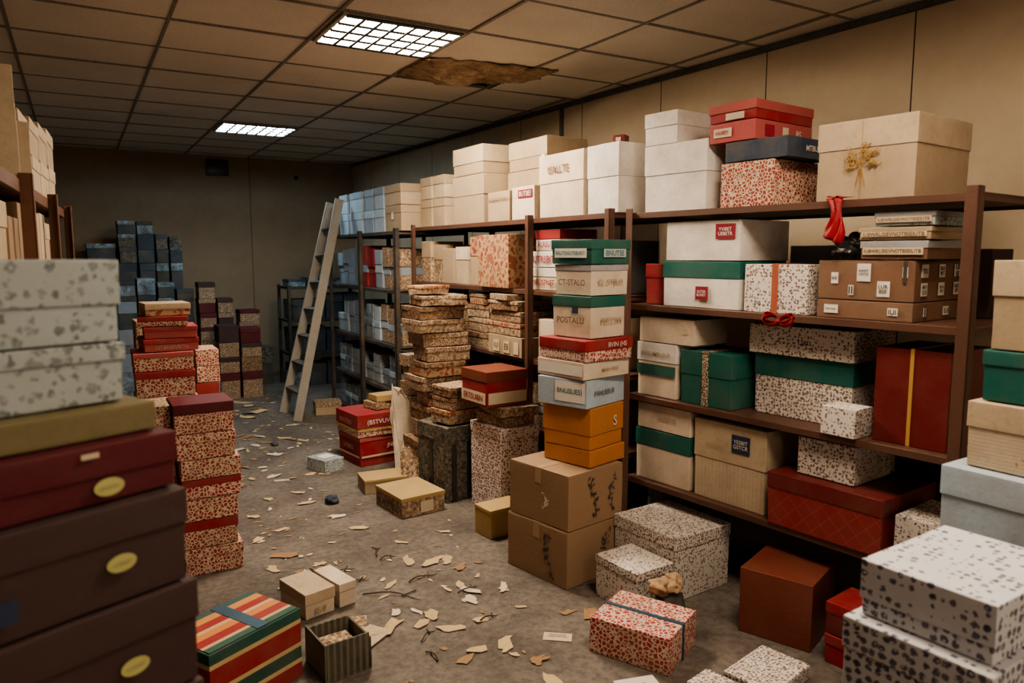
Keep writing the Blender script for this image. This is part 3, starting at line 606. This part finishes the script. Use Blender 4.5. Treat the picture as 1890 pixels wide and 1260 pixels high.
# damaged pile: lidded boxes
z = 0; hs = [.17, .14, .12, .11, .10, .10, .10, .10, .09, .09, .09, .07]
mm = ['dirtbrown', 'dirttan', 'giraffebrown', 'dirtbrown', 'giraffe', 'giraffebrown', 'damask', 'dirttan', 'giraffebrown', 'dirttan', 'dirtbrown', 'dirttan']
ll = ['dirttan', 'dirtbrown', 'dirttan', 'damask', 'dirtbrown', 'dirttan', 'dirtbrown', 'giraffebrown', 'dirttan']
for i, h_ in enumerate(hs):
    w_ = random.uniform(.30, .37); jx = random.uniform(-.04, .0)
    fb(mm[i], 2.015+jx+(.37-w_)*random.random(), 4.64+random.uniform(-.035, .02), w_, random.uniform(.26, .32), h_, random.uniform(-7, 6), z, 'collapsing in the mouldy pile', amp=.0045, cuts=6, sag=.008, lid=ll[i % 9], lf=.36, tilt=(random.uniform(-.7, .7), random.uniform(-.8, .8)), group='mouldy boxes in the collapsing pile')
    z += h_+.004
fb('dirttan', 2.06, 4.68, .24, .18, .06, 24, z+.002, 'slumped on the mouldy pile', amp=.004, lid='damask')
z = .505
for i, (h_, w_) in enumerate(((.09, .28), (.08, .25), (.07, .22))):
    fb(['dirttan', 'giraffebrown', 'dirtbrown'][i], 2.02+random.uniform(-.01, .02), 4.25, w_, .22, h_, random.uniform(2, 12), z, 'slumped on the mouldy charcoal box', amp=.003, cuts=5, lid=['damask', 'dirtbrown', 'dirttan'][i]); z += h_+.003
z = 0
for i, (h_, m_) in enumerate(((.16, 'dirtbrown'), (.14, 'grey'), (.12, 'dirtbrown'), (.12, 'dirttan'), (.10, 'giraffebrown'), (.11, 'giraffe'), (.09, 'dirttan'))):
    fb(m_, 2.09+random.uniform(-.02, .02), 5.12, .28, .15, h_, random.uniform(-3, 3), z, 'in the pile beside the rack', amp=.003, lid='dirttan' if i % 2 else None); z += h_+.003
# torn cardboard sheets
def torn(x, y, rz, sc, hz, mat, tilt, lab):
    bm = bmesh.new()
    prof = [(-.16, 0), (.14, 0), (.13, .12), (.10, .2), (.14, .3), (.09, .42), (.05, .5), (.02, .46), (-.02, .58), (-.07, .66), (-.10, .60), (-.16, .70), (-.19, .5), (-.17, .3), (-.15, .15)]
    vs = []
    for i in range(len(prof)):
        p0 = V(prof[i]); p1 = V(prof[(i+1) % len(prof)])
        for q in range(4):
            t = q/4; p = p0.lerp(p1, t)
            if q and p.y > .02: p += V((random.uniform(-.012, .012), random.uniform(-.012, .012)))
            vs.append(bm.verts.new((p.x*sc, 0, max(0, p.y*hz))))
    f = bm.faces.new(vs)
    bmesh.ops.triangulate(bm, faces=[f]); bmesh.ops.subdivide_edges(bm, edges=bm.edges[:], cuts=2, use_grid_fill=True)
    for v in bm.verts: v.co.y += .03*noise.noise(v.co*7) + .012*noise.noise(v.co*22) + .04*v.co.z
    me = bpy.data.meshes.new('torn'); bm.to_mesh(me); bm.free()
    o = meshobj('torn_cardboard', me, mat, None, (x, y, .003), (rad(tilt), 0, rad(rz))); o.modifiers.new('s', 'SOLIDIFY').thickness = .004
    thing(o, lab, 'cardboard')
torn(2.06, 5.03, -6, .7, .95, 'cream', -1, 'ragged torn piece of pale cardboard leaning on the mouldy pile')
torn(1.90, 4.60, -30, .45, .45, 'dirttan', -10, 'ragged torn flap of dirty cardboard beside the mouldy pile')

# ------------------------------------------------------------------ ladder
def beam(p, q, w, t, name, mat, parent, up=V((0, 1, 0))):
    p = V(p); q = V(q); z = (q-p).normalized(); y = up - z*up.dot(z); y.normalize(); x = y.cross(z)
    M = Matrix((x, y, z)).transposed().to_4x4(); me = boxmesh(w, t, (q-p).length, .003, 2, .0008)
    o = meshobj(name, me, mat, parent); o.matrix_local = Matrix.Translation(p) @ M; return wn(o)
e = empty('ladder', (1.76, 7.35, 0))
A0, A1_, B0, B1_ = V((0, -.22, .002)), V((.50, -.14, 2.14)), V((-.02, .26, .002)), V((.50, .16, 2.12))
beam(A0, A1_, .085, .028, 'rail', 'ladderwood', e); beam(B0, B1_, .085, .028, 'rail', 'ladderwood', e)
for k in range(1, 8):
    t = k/8; p = A0.lerp(A1_, t); q = B0.lerp(B1_, t); p.y += .012; q.y -= .012; beam(p, q, .075, .022, 'step', 'ladderstep', e, up=V((-.2, 0, 1)))
thing(e, 'weathered wooden step ladder leaning against the dark rack', 'ladder')

# ------------------------------------------------------------------ far end
e = rack(None, [.42, .82, 1.22], .45, 'rackdark', (.02, .93), 'low dark rack of dim boxes at the back', ov=(0, 0), origin=(2.15, 9.0), yaw=0, L=.95)
for z, hh in ((.421, .33), (.821, .33), (.001, .34), (1.221, .12)):
    for k in range(4):
        w_ = .21; box(random.choice(['bluetint', 'darkblue', 'darkblue']), 2.15+.14+k*.225, 9.0+.2, z+.001, w_, .3, hh*random.uniform(.7, .97), 0, 'on the low dark rack', lid='darkblue', group='dim boxes on the low rack', cuts=1)
def stack(x0, x1, y, hs, mats, dep=.3, where='stacked by the back wall', group='stacked boxes by the back wall', z=0, lid=None, jit=.01, yaw=0, lf=.3, lids=None):
    for i, h_ in enumerate(hs):
        m_ = mats[i % len(mats)]
        box(m_, (x0+x1)/2+random.uniform(-jit, jit), y+dep/2, z+.001, x1-x0-.01, dep, h_, yaw+random.uniform(-1.5, 1.5), where, lid=(lids[i] if lids else lid), lf=lf, group=group, cuts=2); z += h_+.001
BM = ['darkblue', 'darkblue', 'charcoal', 'mouldgrey', 'bluetint', 'darkblue']
def rstack(x0, x1, y, top, mats=BM, hr=(.14, .19), big=0, lds=(None, 'bluetint', 'darkblue', 'charcoal'), **k):
    z = 0; hs = []
    while z < top-.05:
        h_ = random.uniform(*hr) if z > big else .3
        hs.append(h_); z += h_
    stack(x0, x1, y, hs, [random.choice(mats) for _ in hs], lid=None, lids=[random.choice(lds) for _ in hs], jit=.004, **k)
rstack(.10, .40, 9.7, 1.62, big=1.1); rstack(.43, .62, 9.7, 1.92, big=1.2); rstack(.63, .81, 9.7, 1.94, big=1.2); rstack(.82, .96, 9.7, 1.78, big=1.2); rstack(.97, 1.11, 9.7, 1.76, big=1.2)
rstack(.36, .56, 9.2, 1.22, big=.5, mats=['bluetint', 'darkblue', 'bluegrey']); rstack(.57, .76, 9.2, 1.26, big=.5); rstack(.77, .95, 9.2, 1.22, big=.5, mats=['bluetint', 'bluegrey', 'darkblue']); rstack(.96, 1.15, 9.2, 1.2, big=.5)
BR = ['giraffebrown', 'maroon', 'giraffebrown', 'dirtbrown', 'taupe']; BL = (None, 'taupe', 'giraffebrown', 'maroon')
rstack(1.18, 1.37, 9.1, 1.3, BR, lds=BL); rstack(1.38, 1.56, 9.1, 1.05, BR, lds=BL)
rstack(1.30, 1.52, 8.6, .85, BR, lds=BL); rstack(1.53, 1.76, 8.6, .78, BR, lds=BL); rstack(1.62, 1.86, 9.12, .9, BR, dep=.25, lds=BL)
stack(1.06, 1.26, 8.3, [.18, .15, .15, .12], ['bluegrey', 'bluetint', 'bluegrey'])
stack(1.88, 2.08, 9.5, [.25, .2], ['charcoal', 'mouldgrey'])

# ------------------------------------------------------------------ left mid stacks
G = 'giraffe-patterned boxes in the aisle stacks'
stack(.37, .66, 3.87, [.14, .14, .11, .10, .10, .13, .15], ['giraffe', 'giraffe', 'giraffe', 'giraffebig', 'giraffe', 'giraffe', 'giraffe'], dep=.26, where='stacked in the aisle', group=G, lids=['giraffe', 'red', None, 'red', None, 'giraffe', 'maroon'], lf=.35, jit=.014)
stack(.09, .36, 3.95, [.2, .15, .15, .12, .13, .11], ['giraffe', 'giraffe', 'giraffe', 'giraffebig'], dep=.26, where='stacked in the aisle', group=G, lids=['red', None, 'giraffe', None, 'red', 'giraffebrown'])
stack(.23, .54, 4.38, [.2, .18, .15, .15, .15, .14, .10], ['giraffe', 'giraffe', 'giraffe', 'giraffe', 'giraffebig'], dep=.3, where='stacked in the aisle', group=G, lids=[None, 'red', None, 'redpink', None, 'red', 'redpink'], lf=.28, jit=.014)
Z0 = 1.079
box('redpink', .42, 4.53, Z0, .28, .26, .07, 3, 'on the patterned stack', lid='red', lf=.4, txt=[('F', 0, .35, 'UTBRSEVBTN', .16, 'inkfaint')])
box('redpink', .43, 4.53, Z0+.071, .27, .26, .065, -2, 'on the patterned stack', lid='red', lf=.4)
box('giraffe', .40, 4.52, Z0+.137, .25, .24, .055, -6, 'on the patterned stack', lid='red', lf=.5); box('damask', .41, 4.52, Z0+.193, .23, .22, .07, 4, 'on the patterned stack', lid='tan', lf=.5)
stack(.58, .72, 4.75, [.2, .2, .2, .13, .1, .1, .1], ['giraffe', 'red', 'giraffebig', 'redpink', 'red', 'giraffe'], dep=.25, where='stacked in the aisle', group=G)
stack(.28, .50, 4.95, [.3, .3, .3, .2, .1], ['giraffe', 'giraffebrown', 'giraffe', 'dirtbrown', 'giraffebrown'], dep=.25, where='stacked in the aisle', group=G)

# ------------------------------------------------------------------ foreground left stack
def fg(body, xr, yr, z, w, d, h, ang=24, **k):
    c = V((xr, yr)) + Matrix.Rotation(rad(ang), 2) @ V((-w/2, d/2)); k.setdefault('where', 'in the tall stack of lidded boxes')
    wh = k.pop('where'); return box(body, c.x, c.y, z, w, d, h, ang, wh, cuts=5, **k)
fg('taupe', .145, 1.31, .002, .52, .34, .28, lid='taupe'); fg('taupe', .145, 1.31, .284, .52, .34, .28, lid='taupe'); 
for z0, h_, x in ((.566, .145, .145), (.712, .165, .15), (.878, .18, .148), (1.06, .158, .138)):
    fg('taupe', x, 1.31, z0, .52, .34, h_, lid='taupe', lf=.38, pat=[('F', .26-.115, .42, .046, .028, 'labelyellow', 1)] + ([('F', -.02, .3, .04, .035, 'labelblue')] if z0 > 1 else []), txt=[('F', .26-.115, .42, 'UTBRES', .028, 'inkfaint')])
fg('maroon', .128, 1.325, 1.219, .50, .33, .094, lid='maroon', lf=.55, pat=[('F', .25-.115, .28, .046, .028, 'labelyellow', 1), ('F', .11, .86, .026, .008, 'labelcream')], txt=[('F', .25-.115, .28, 'BNUTRE', .028, 'inkfaint')])
fg('olive', .10, 1.345, 1.314, .46, .30, .048, where='between patterned and red boxes')
fg('floralgrey', .062, 1.365, 1.363, .42, .27, .098, lid='floralgrey', lf=.3)
fg('floralgrey', .060, 1.36, 1.462, .41, .27, .132, lid='floralgrey', lf=.55)

# striped box etc.
e = fg('stripebands', .66, 2.72, .001, .40, .28, .27, ang=28, where='on the floor near the lidded stack')
patch_on(e, .40, .28, .27, 'T', 0, 0, .385, .265, 'stripetop', .001, name='lid_panel')
patch_on(e, .40, .28, .27, 'T', .03, .0, .05, .27, 'ribbonblue', .003, name='ribbon')
fb('cream', .78, 3.13, .15, .24, .12, 14, 0, lid='tanlight', lf=.45, txt=[('F', 0, .3, 'BUT', .06, 'inkfaint')]); fb('cream', .945, 3.17, .09, .23, .115, 14, 0, lid='cream', txt=[])
def tray(name, x, y, w, d, h, yaw, mat, lab, z=0):
    e = empty(name, (x, y, z+.001), rad(yaw)); t = .008
    for nm_, sx_, sy_, px, py, hh, zz in (('bottom', w, d, 0, 0, t, 0), ('side', t, d, -w/2+t/2, 0, h-t, t), ('side', t, d, w/2-t/2, 0, h-t-.02, t), ('side', w-2*t, t, 0, -d/2+t/2, h-t, t), ('side', w-2*t, t, 0, d/2-t/2, h-t-.01, t)):
        wn(meshobj(nm_, boxmesh(sx_, sy_, hh, .002, 3, .0015), mat, e, (px, py, zz)))
    return thing(e, lab, 'box')
tray('open_box', .80, 2.72, .19, .2, .15, 6, 'slats', 'dark worn open box with ribbed sides on the floor')
for sx_, sy_, x, y, z, rx, ry, rz, m_ in ((.15, .14, .80, 2.72, .085, 8, 5, 14, 'dirttan'), (.16, .12, .98, 2.86, .006, 0, 2, 35, 'tanlight'), (.14, .18, .93, 2.98, .004, 0, 0, -20, 'dirttan')):
    o = wn(meshobj('cardboard_sheet', boxmesh(sx_, sy_, .004, .001, 3, .002), m_, None, (x, y, z), (rad(rx), rad(ry), rad(rz)))); thing(o, 'loose flattened piece of worn cardboard near the open box', 'cardboard')
# ------------------------------------------------------------------ front right floor
fb('floral', 2.05, 2.42, .23, .28, .205, 4, 0, lid='floral', lf=.2)
fb('floral', 2.295, 2.44, .38, .42, .31, 4, 0, 'under the metal rack', lid='floral', lf=.2, cuts=5)
fb('floraldark', 2.63, 2.92, .22, .10, .36, 4, 0, 'under the metal rack')
fb('rust', 2.47, 1.84, .32, .30, .285, 21, 0)
fb('red', 2.495, 1.58, .2, .20, .12, 8, 0, lid='red'); fb('darkred', 2.495, 1.58, .2, .20, .13, 8, .122, 'stacked on a red box', lid='red')
e = fb('giraffebig', 1.86, 2.00, .29, .34, .15, 26, 0, ribbon='ribbonblue', rw=.02, rdir='x')
e = fb('floral', 2.04, 1.66, .28, .20, .06, 12, 0, lid='floral', lf=.5); fb('floral', 1.88, 1.72, .13, .17, .05, 12, 0)
fb('giraffebrown', 2.74, 1.05, .3, .28, .35, 4, 0, 'beside the rack post')
for z, h_, o_ in ((.001, .3, .03), (.302, .28, .03), (.583, .24, .03), (.824, .125, 0)):
    fb('floralbig', 1.45-o_, .68-o_*.5, .36+o_, .27+o_, h_, 4, z, 'in the near spotted stack', lid='floralbig', lf=.3 if h_ > .2 else .7, cuts=5, group='spotted boxes in the near stack')
# right near stack
fb('paleblue', 2.17, .80, .42, .38, .37, 3, .001, 'in the stack at the rack end'); fb('paleblue', 2.17, .80, .42, .38, .37, 3, .373, 'in the stack at the rack end')
e = fb('paleblue', 2.165, .81, .42, .38, .25, 3, .745, 'in the stack at the rack end', lid='paleblue', lf=.35, pat=[('L', .09, .75, .07, .05, 'labelred')])
patch_on(e, .42, .38, .25, 'L', .13, .12, .015, .24, 'ribbongold', .006, name='ribbon'); meshobj('bow', bow_mesh(.05), 'ribbongold', e, (-.222, -.13, .12), FACE['L'])
e = fb('woven', 2.205, .80, .40, .35, .19, 3, .997, 'in the stack at the rack end', lid='tanlight', lf=.4); ornament_on(e, .4, .35, .19, 'L', .02, .06, .12, .08, 'golddark', 14, .004, .010)
fb('green', 2.225, .79, .40, .34, .145, 3, 1.189, 'in the stack at the rack end', lid='green', lf=.3)
fb('tan', 2.23, .78, .40, .34, .25, 3, 1.336, 'in the stack at the rack end', lid='tanlight', lf=.4)
fb('tan', 2.30, .80, .25, .25, .05, 3, 1.588, 'in the stack at the rack end')

# sack with gathered top
e = empty('gift_sack', (2.14, 2.32, .001))
def lathe(prof, seg=28, ruf=0, k=6):
    bm = bmesh.new(); rings = []
    for r, z in prof:
        rings.append([bm.verts.new(((r+ruf*r*math.sin(k*2*math.pi*i/seg+z*30))*math.cos(2*math.pi*i/seg), (r+ruf*r*math.sin(k*2*math.pi*i/seg+z*30))*math.sin(2*math.pi*i/seg), z+(.25*ruf*r*math.sin(3*i)))) for i in range(seg)])
    for a, b in zip(rings, rings[1:]):
        for i in range(seg): bm.faces.new((a[i], a[(i+1) % seg], b[(i+1) % seg], b[i])).smooth = True
    bm.faces.new(rings[0][::-1]); me = bpy.data.meshes.new('l'); bm.to_mesh(me); bm.free(); return me
meshobj('sack_body', lathe([(.05, 0.004), (.075, .03), (.08, .08), (.065, .13), (.04, .155)], ruf=.06), 'charcoal', e)
for k_, (ox, oy, s_) in enumerate(((-.045, 0, 1), (.04, .015, .9), (0, -.03, .8))):
    bm = bmesh.new(); bmesh.ops.create_icosphere(bm, subdivisions=4, radius=.045*s_)
    for v in bm.verts: v.co *= 1+.55*noise.noise(v.co*38+V((k_*5, 0, 0))); v.co.z *= .75
    for f in bm.faces: f.smooth = True
    me = bpy.data.meshes.new('g'); bm.to_mesh(me); bm.free(); meshobj('gathered_top', me, 'sackcloth', e, (ox, oy, .18))
thing(e, 'small dark gift sack with gathered tan cloth top', 'gift sack')

bm = bmesh.new(); bmesh.ops.create_icosphere(bm, subdivisions=4, radius=1)
for v in bm.verts: v.co = V((v.co.x*.075, v.co.y*.07, v.co.z*.055)) * (1+.5*noise.noise(v.co*2.2)) ; v.co.z = max(v.co.z, -.04)
me = bpy.data.meshes.new('bag'); bm.to_mesh(me); bm.free(); a, d, n, L = frame('A'); c = a+d*1.10+n*.16
thing(meshobj('plastic_bag', me, 'blackplastic', None, (c.x, c.y, 1.627)), 'crumpled black plastic bag on the labelled carton', 'bag')
e = None

# ------------------------------------------------------------------ left shelf
e = rack(None, [.3, .72, 1.14, 1.53, 1.85], .42, 'rackwood', (0, .95, 1.9, 2.8), 'wooden shelving rack lined with pale boxes', ov=(.03, .03), origin=(-.20, 2.05), yaw=rad(90-3.2), L=2.8, lip=.045)
def lb(body, y0, y1, z, h, dep=.26, s=.02, **k):
    k.setdefault('where', 'on the wooden rack'); wh = k.pop('where'); t = rad(86.8)
    c = V((-.20, 2.05)) + V((math.cos(t), math.sin(t)))*((y0+y1)/2-2.05) + V((-math.sin(t), math.cos(t)))*(s+dep/2)
    return box(body, c.x, c.y, z+.001, y1-y0-.01, dep, h, 86.8, wh, **k)
y = 3.30
for w_, h1, h2 in ((.36, .15, .13), (.34, .16, .15), (.38, .17, .17), (.36, .19, .18)):
    lb('tanlight', y, y+w_, 1.851, h1, lid='tanlight', where='on top of the wooden rack'); lb('tan', y, y+w_, 1.852+h1, h2, lid='tanlight', where='on top of the wooden rack'); y += w_+.01
lb('cream', 3.12, 3.28, 1.851, .10, dep=.22)
for yy, hh, tilt, xx in ((2.98, .37, 5, -.25), (3.08, .20, 3, -.22)):
    o = wn(meshobj('cardboard_sheet', boxmesh(.22, .014, hh, .003, 3, .003), 'tanlight', None, (xx, yy, 1.853), (rad(-tilt), 0, rad(8)))); thing(o, 'upright beige cardboard sheet on the wooden rack', 'cardboard')
y = 2.6
while y < 4.55:
    w_ = random.uniform(.16, .26); lb(random.choice(['tan', 'cream', 'kraft', 'tanlight']), y, y+w_, 1.531, random.uniform(.16, .26), lid=random.choice([None, 'tanlight']), where='on the wooden rack shelf', group='boxes on the wooden rack shelves')
    y += w_+.01

# ------------------------------------------------------------------ floor debris
def scrap(x, y, s, rot, mat, label, el=1.8, n=9, curl=.2):
    bm = bmesh.new(); ring = []; c = bm.verts.new((0, 0, .003))
    fold = random.uniform(.08, .35)
    for i in range(n):
        a = 2*math.pi*(i+random.uniform(-.35, .35))/n; r = s*random.uniform(.5, 1.15); px, py = math.cos(a)*r*el, math.sin(a)*r
        ring.append(bm.verts.new((px, py+.25*s*math.sin(px/s*1.3), .0015+fold*abs(py)*random.random()+curl*s*random.random()*(abs(px)/(s*el))**2)))
    for i in range(n): bm.faces.new((c, ring[i], ring[(i+1) % n]))
    me = bpy.data.meshes.new('s'); bm.to_mesh(me); bm.free(); o = meshobj('paper_scrap', me, mat, None, (x, y, .001), (0, 0, rot)); o.modifiers.new('s', 'SOLIDIFY').thickness = .0008
    o.modifiers['s'].offset = 1
    thing(o, label, 'paper scrap', 'paper scraps littering the floor'); return o
spots = [(1.49,5.27),(1.34,4.10),(1.48,3.77),(1.23,3.28),(1.04,3.62),(1.76,3.79),(1.53,3.11),(1.70,2.99),(1.45,2.75),(1.08,2.89),(1.32,2.54),(1.44,2.52),(1.15,3.01),(1.21,4.93),(1.27,5.65),(1.53,3.44),(1.42,3.5),(1.6,3.42),(1.62,3.3),(1.55,3.02),(1.2,4.7),(1.0,3.7),(1.25,2.5),(1.3,2.75),(1.5,2.95),(.85,3.6),(.78,3.75),(.92,3.5),(.8,3.5),(1.22,2.85),(1.28,2.9),(.88,3.9),(.8,4.2),(.95,4.3),(.85,4.6),(1.0,4.9),(.9,5.3),(1.5,2.35),(1.47,2.2),(1.82,2.62),(1.9,2.55)]
for i, (x, y) in enumerate(spots): scrap(x, y, random.uniform(.022, .040), random.uniform(0, 6.3), random.choice(['leafpaper', 'leafpaper', 'leafbrown', 'leafwhite']), 'torn curled tan paper scrap lying on the floor', n=random.choice([9, 11, 13]), el=random.uniform(1.3, 2.6))
for x, y, s in ((1.50, 7.75, .09), (1.38, 7.55, .06), (1.5, 8.15, .06), (1.45, 8.35, .07), (1.2, 7.9, .05), (1.3, 4.35, .035), (1.15, 5.4, .04), (1.05, 6.3, .05), (1.3, 6.0, .045), (1.5, 6.5, .045)): scrap(x, y, s, random.uniform(0, 6.3), random.choice(['leafpaper', 'leafwhite']), 'crumpled pale paper sheet piece on the floor', n=12, curl=.3)
def blocked(x, y):
    for (x0, x1, y0, y1) in ((1.5,2.0,4.0,5.1),(1.42,2.3,5.15,5.85),(1.78,3,2.7,3.8),(.2,.8,3.8,5.3),(1.55,2.3,1.5,2.7),(.2,1.1,2.5,3.45),(1.0,1.4,8.2,8.7),(1.25,1.85,8.5,9),(1.9,2.3,4.9,5.4),(1.65,1.85,7.0,7.7)):
        if x0 < x < x1 and y0 < y < y1: return True
    return False
k = 0
while k < 240:
    y = random.uniform(2.3, 8.5); x = random.uniform(.74, 1.94) if random.random() < .5 else random.choice([random.gauss(.9, .12), random.gauss(.95, .15), random.gauss(1.72, .12)])
    if blocked(x, y) or not .72 < x < 1.94: continue
    s = random.uniform(.004, .018) if y < 5.0 else random.uniform(.010, .034)
    scrap(x, y, s, random.uniform(0, 6.3), random.choice(['leafpaper', 'leafpaper', 'leafbrown', 'leafwhite', 'leafbrown']), 'small torn paper flake on the dusty floor', el=random.uniform(1, 3), n=7); k += 1
def twig(x, y, L, rot, r=.004):
    bm = bmesh.new(); n = 8; prev = None
    for i in range(n+1):
        t = i/n; cx = (t-.5)*L; cy = .04*L*math.sin(t*7+x*9); cz = .006+.01*math.sin(t*5); rr = r*(1-.7*t)
        ring = [bm.verts.new((cx, cy+rr*math.cos(a*math.pi/3), cz+rr*math.sin(a*math.pi/3))) for a in range(6)]
        if prev:
            for a in range(6): bm.faces.new((prev[a], prev[(a+1) % 6], ring[(a+1) % 6], ring[a]))
        prev = ring
    addbox(bm, -.003, .003, 0, L*.25, .005, .009, Matrix.Translation((L*.05, 0, 0)) @ Matrix.Rotation(rad(-35), 4, 'Z'))
    me = bpy.data.meshes.new('t'); bm.to_mesh(me); bm.free(); thing(meshobj('twig', me, 'twig', None, (x, y, .001), (0, 0, rot)), 'thin dark broken twig lying on the floor', 'twig')
for x, y, L, r_ in ((1.22, 3.15, .34, -.7), (1.33, 3.72, .18, 1.1), (1.08, 3.55, .22, .1), (1.55, 3.05, .15, .3), (1.2, 2.75, .14, .6), (.95, 3.62, .16, .9), (1.42, 3.28, .2, .2), (1.5, 2.75, .12, .2), (1.1, 3.4, .2, -.2), (1.35, 3.6, .12, .2), (1.15, 2.6, .12, 1.4)): twig(x, y, L, r_)
bm = bmesh.new(); addbox(bm, -.06, .06, -.032, .032, 0, .002); me = bpy.data.meshes.new('c'); bm.to_mesh(me); bm.free()
e = empty('card', (1.66, 2.46, .002), rad(-38)); meshobj('card_sheet', me, 'labelcream', e); text_on(e, 0, 0, 0, 'T', 0, .008, 'BWRUTSE\nUIEBVTRSNU', .09, 'inkbrown', .0028)
thing(e, 'small cream printed card lying on the floor', 'card')
bm = bmesh.new(); addbox(bm, -.08, .08, -.06, .06, 0, .012); me = bpy.data.meshes.new('c'); bm.to_mesh(me); bm.free()
e = empty('envelope', (1.71, 1.99, .002), rad(-15)); meshobj('envelope_body', me, 'labelwhite', e); text_on(e, 0, 0, 0, 'T', 0, .01, 'NSTE', .06, 'inkred', .013)
thing(e, 'flat white printed packet on the floor', 'packet')
for x, y, s in ((1.35, 4.62, .045), (1.36, 6.3, .03)):
    bm = bmesh.new(); bmesh.ops.create_icosphere(bm, subdivisions=3, radius=s)
    for v in bm.verts: v.co *= 1+.35*noise.noise(v.co*30); v.co.z = max(v.co.z*.75, -s*.5)
    me = bpy.data.meshes.new('l'); bm.to_mesh(me); bm.free(); thing(meshobj('crumpled_wad', me, 'navy', None, (x, y, s*.5+.001)), 'small dark blue crumpled wad on the floor', 'crumpled wad')

# ------------------------------------------------------------------ world, camera
w = bpy.data.worlds.new('World'); bpy.context.scene.world = w; w.use_nodes = True
w.node_tree.nodes['Background'].inputs[0].default_value = (.5, .4, .3, 1); w.node_tree.nodes['Background'].inputs[1].default_value = .03
try: bpy.context.scene.view_settings.look = 'AgX - Medium High Contrast'
except Exception: pass
cam = bpy.data.cameras.new('Camera'); cam.lens = 26.1; cam.sensor_width = 36; cam.clip_start = .05
cam.dof.use_dof = True; cam.dof.focus_distance = 4.2; cam.dof.aperture_fstop = 3.2
co = bpy.data.objects.new('Camera', cam); co.location = (0, 0, 1.6); co.rotation_euler = (rad(90-6.65), 0, rad(-30.3)); link(co); bpy.context.scene.camera = co
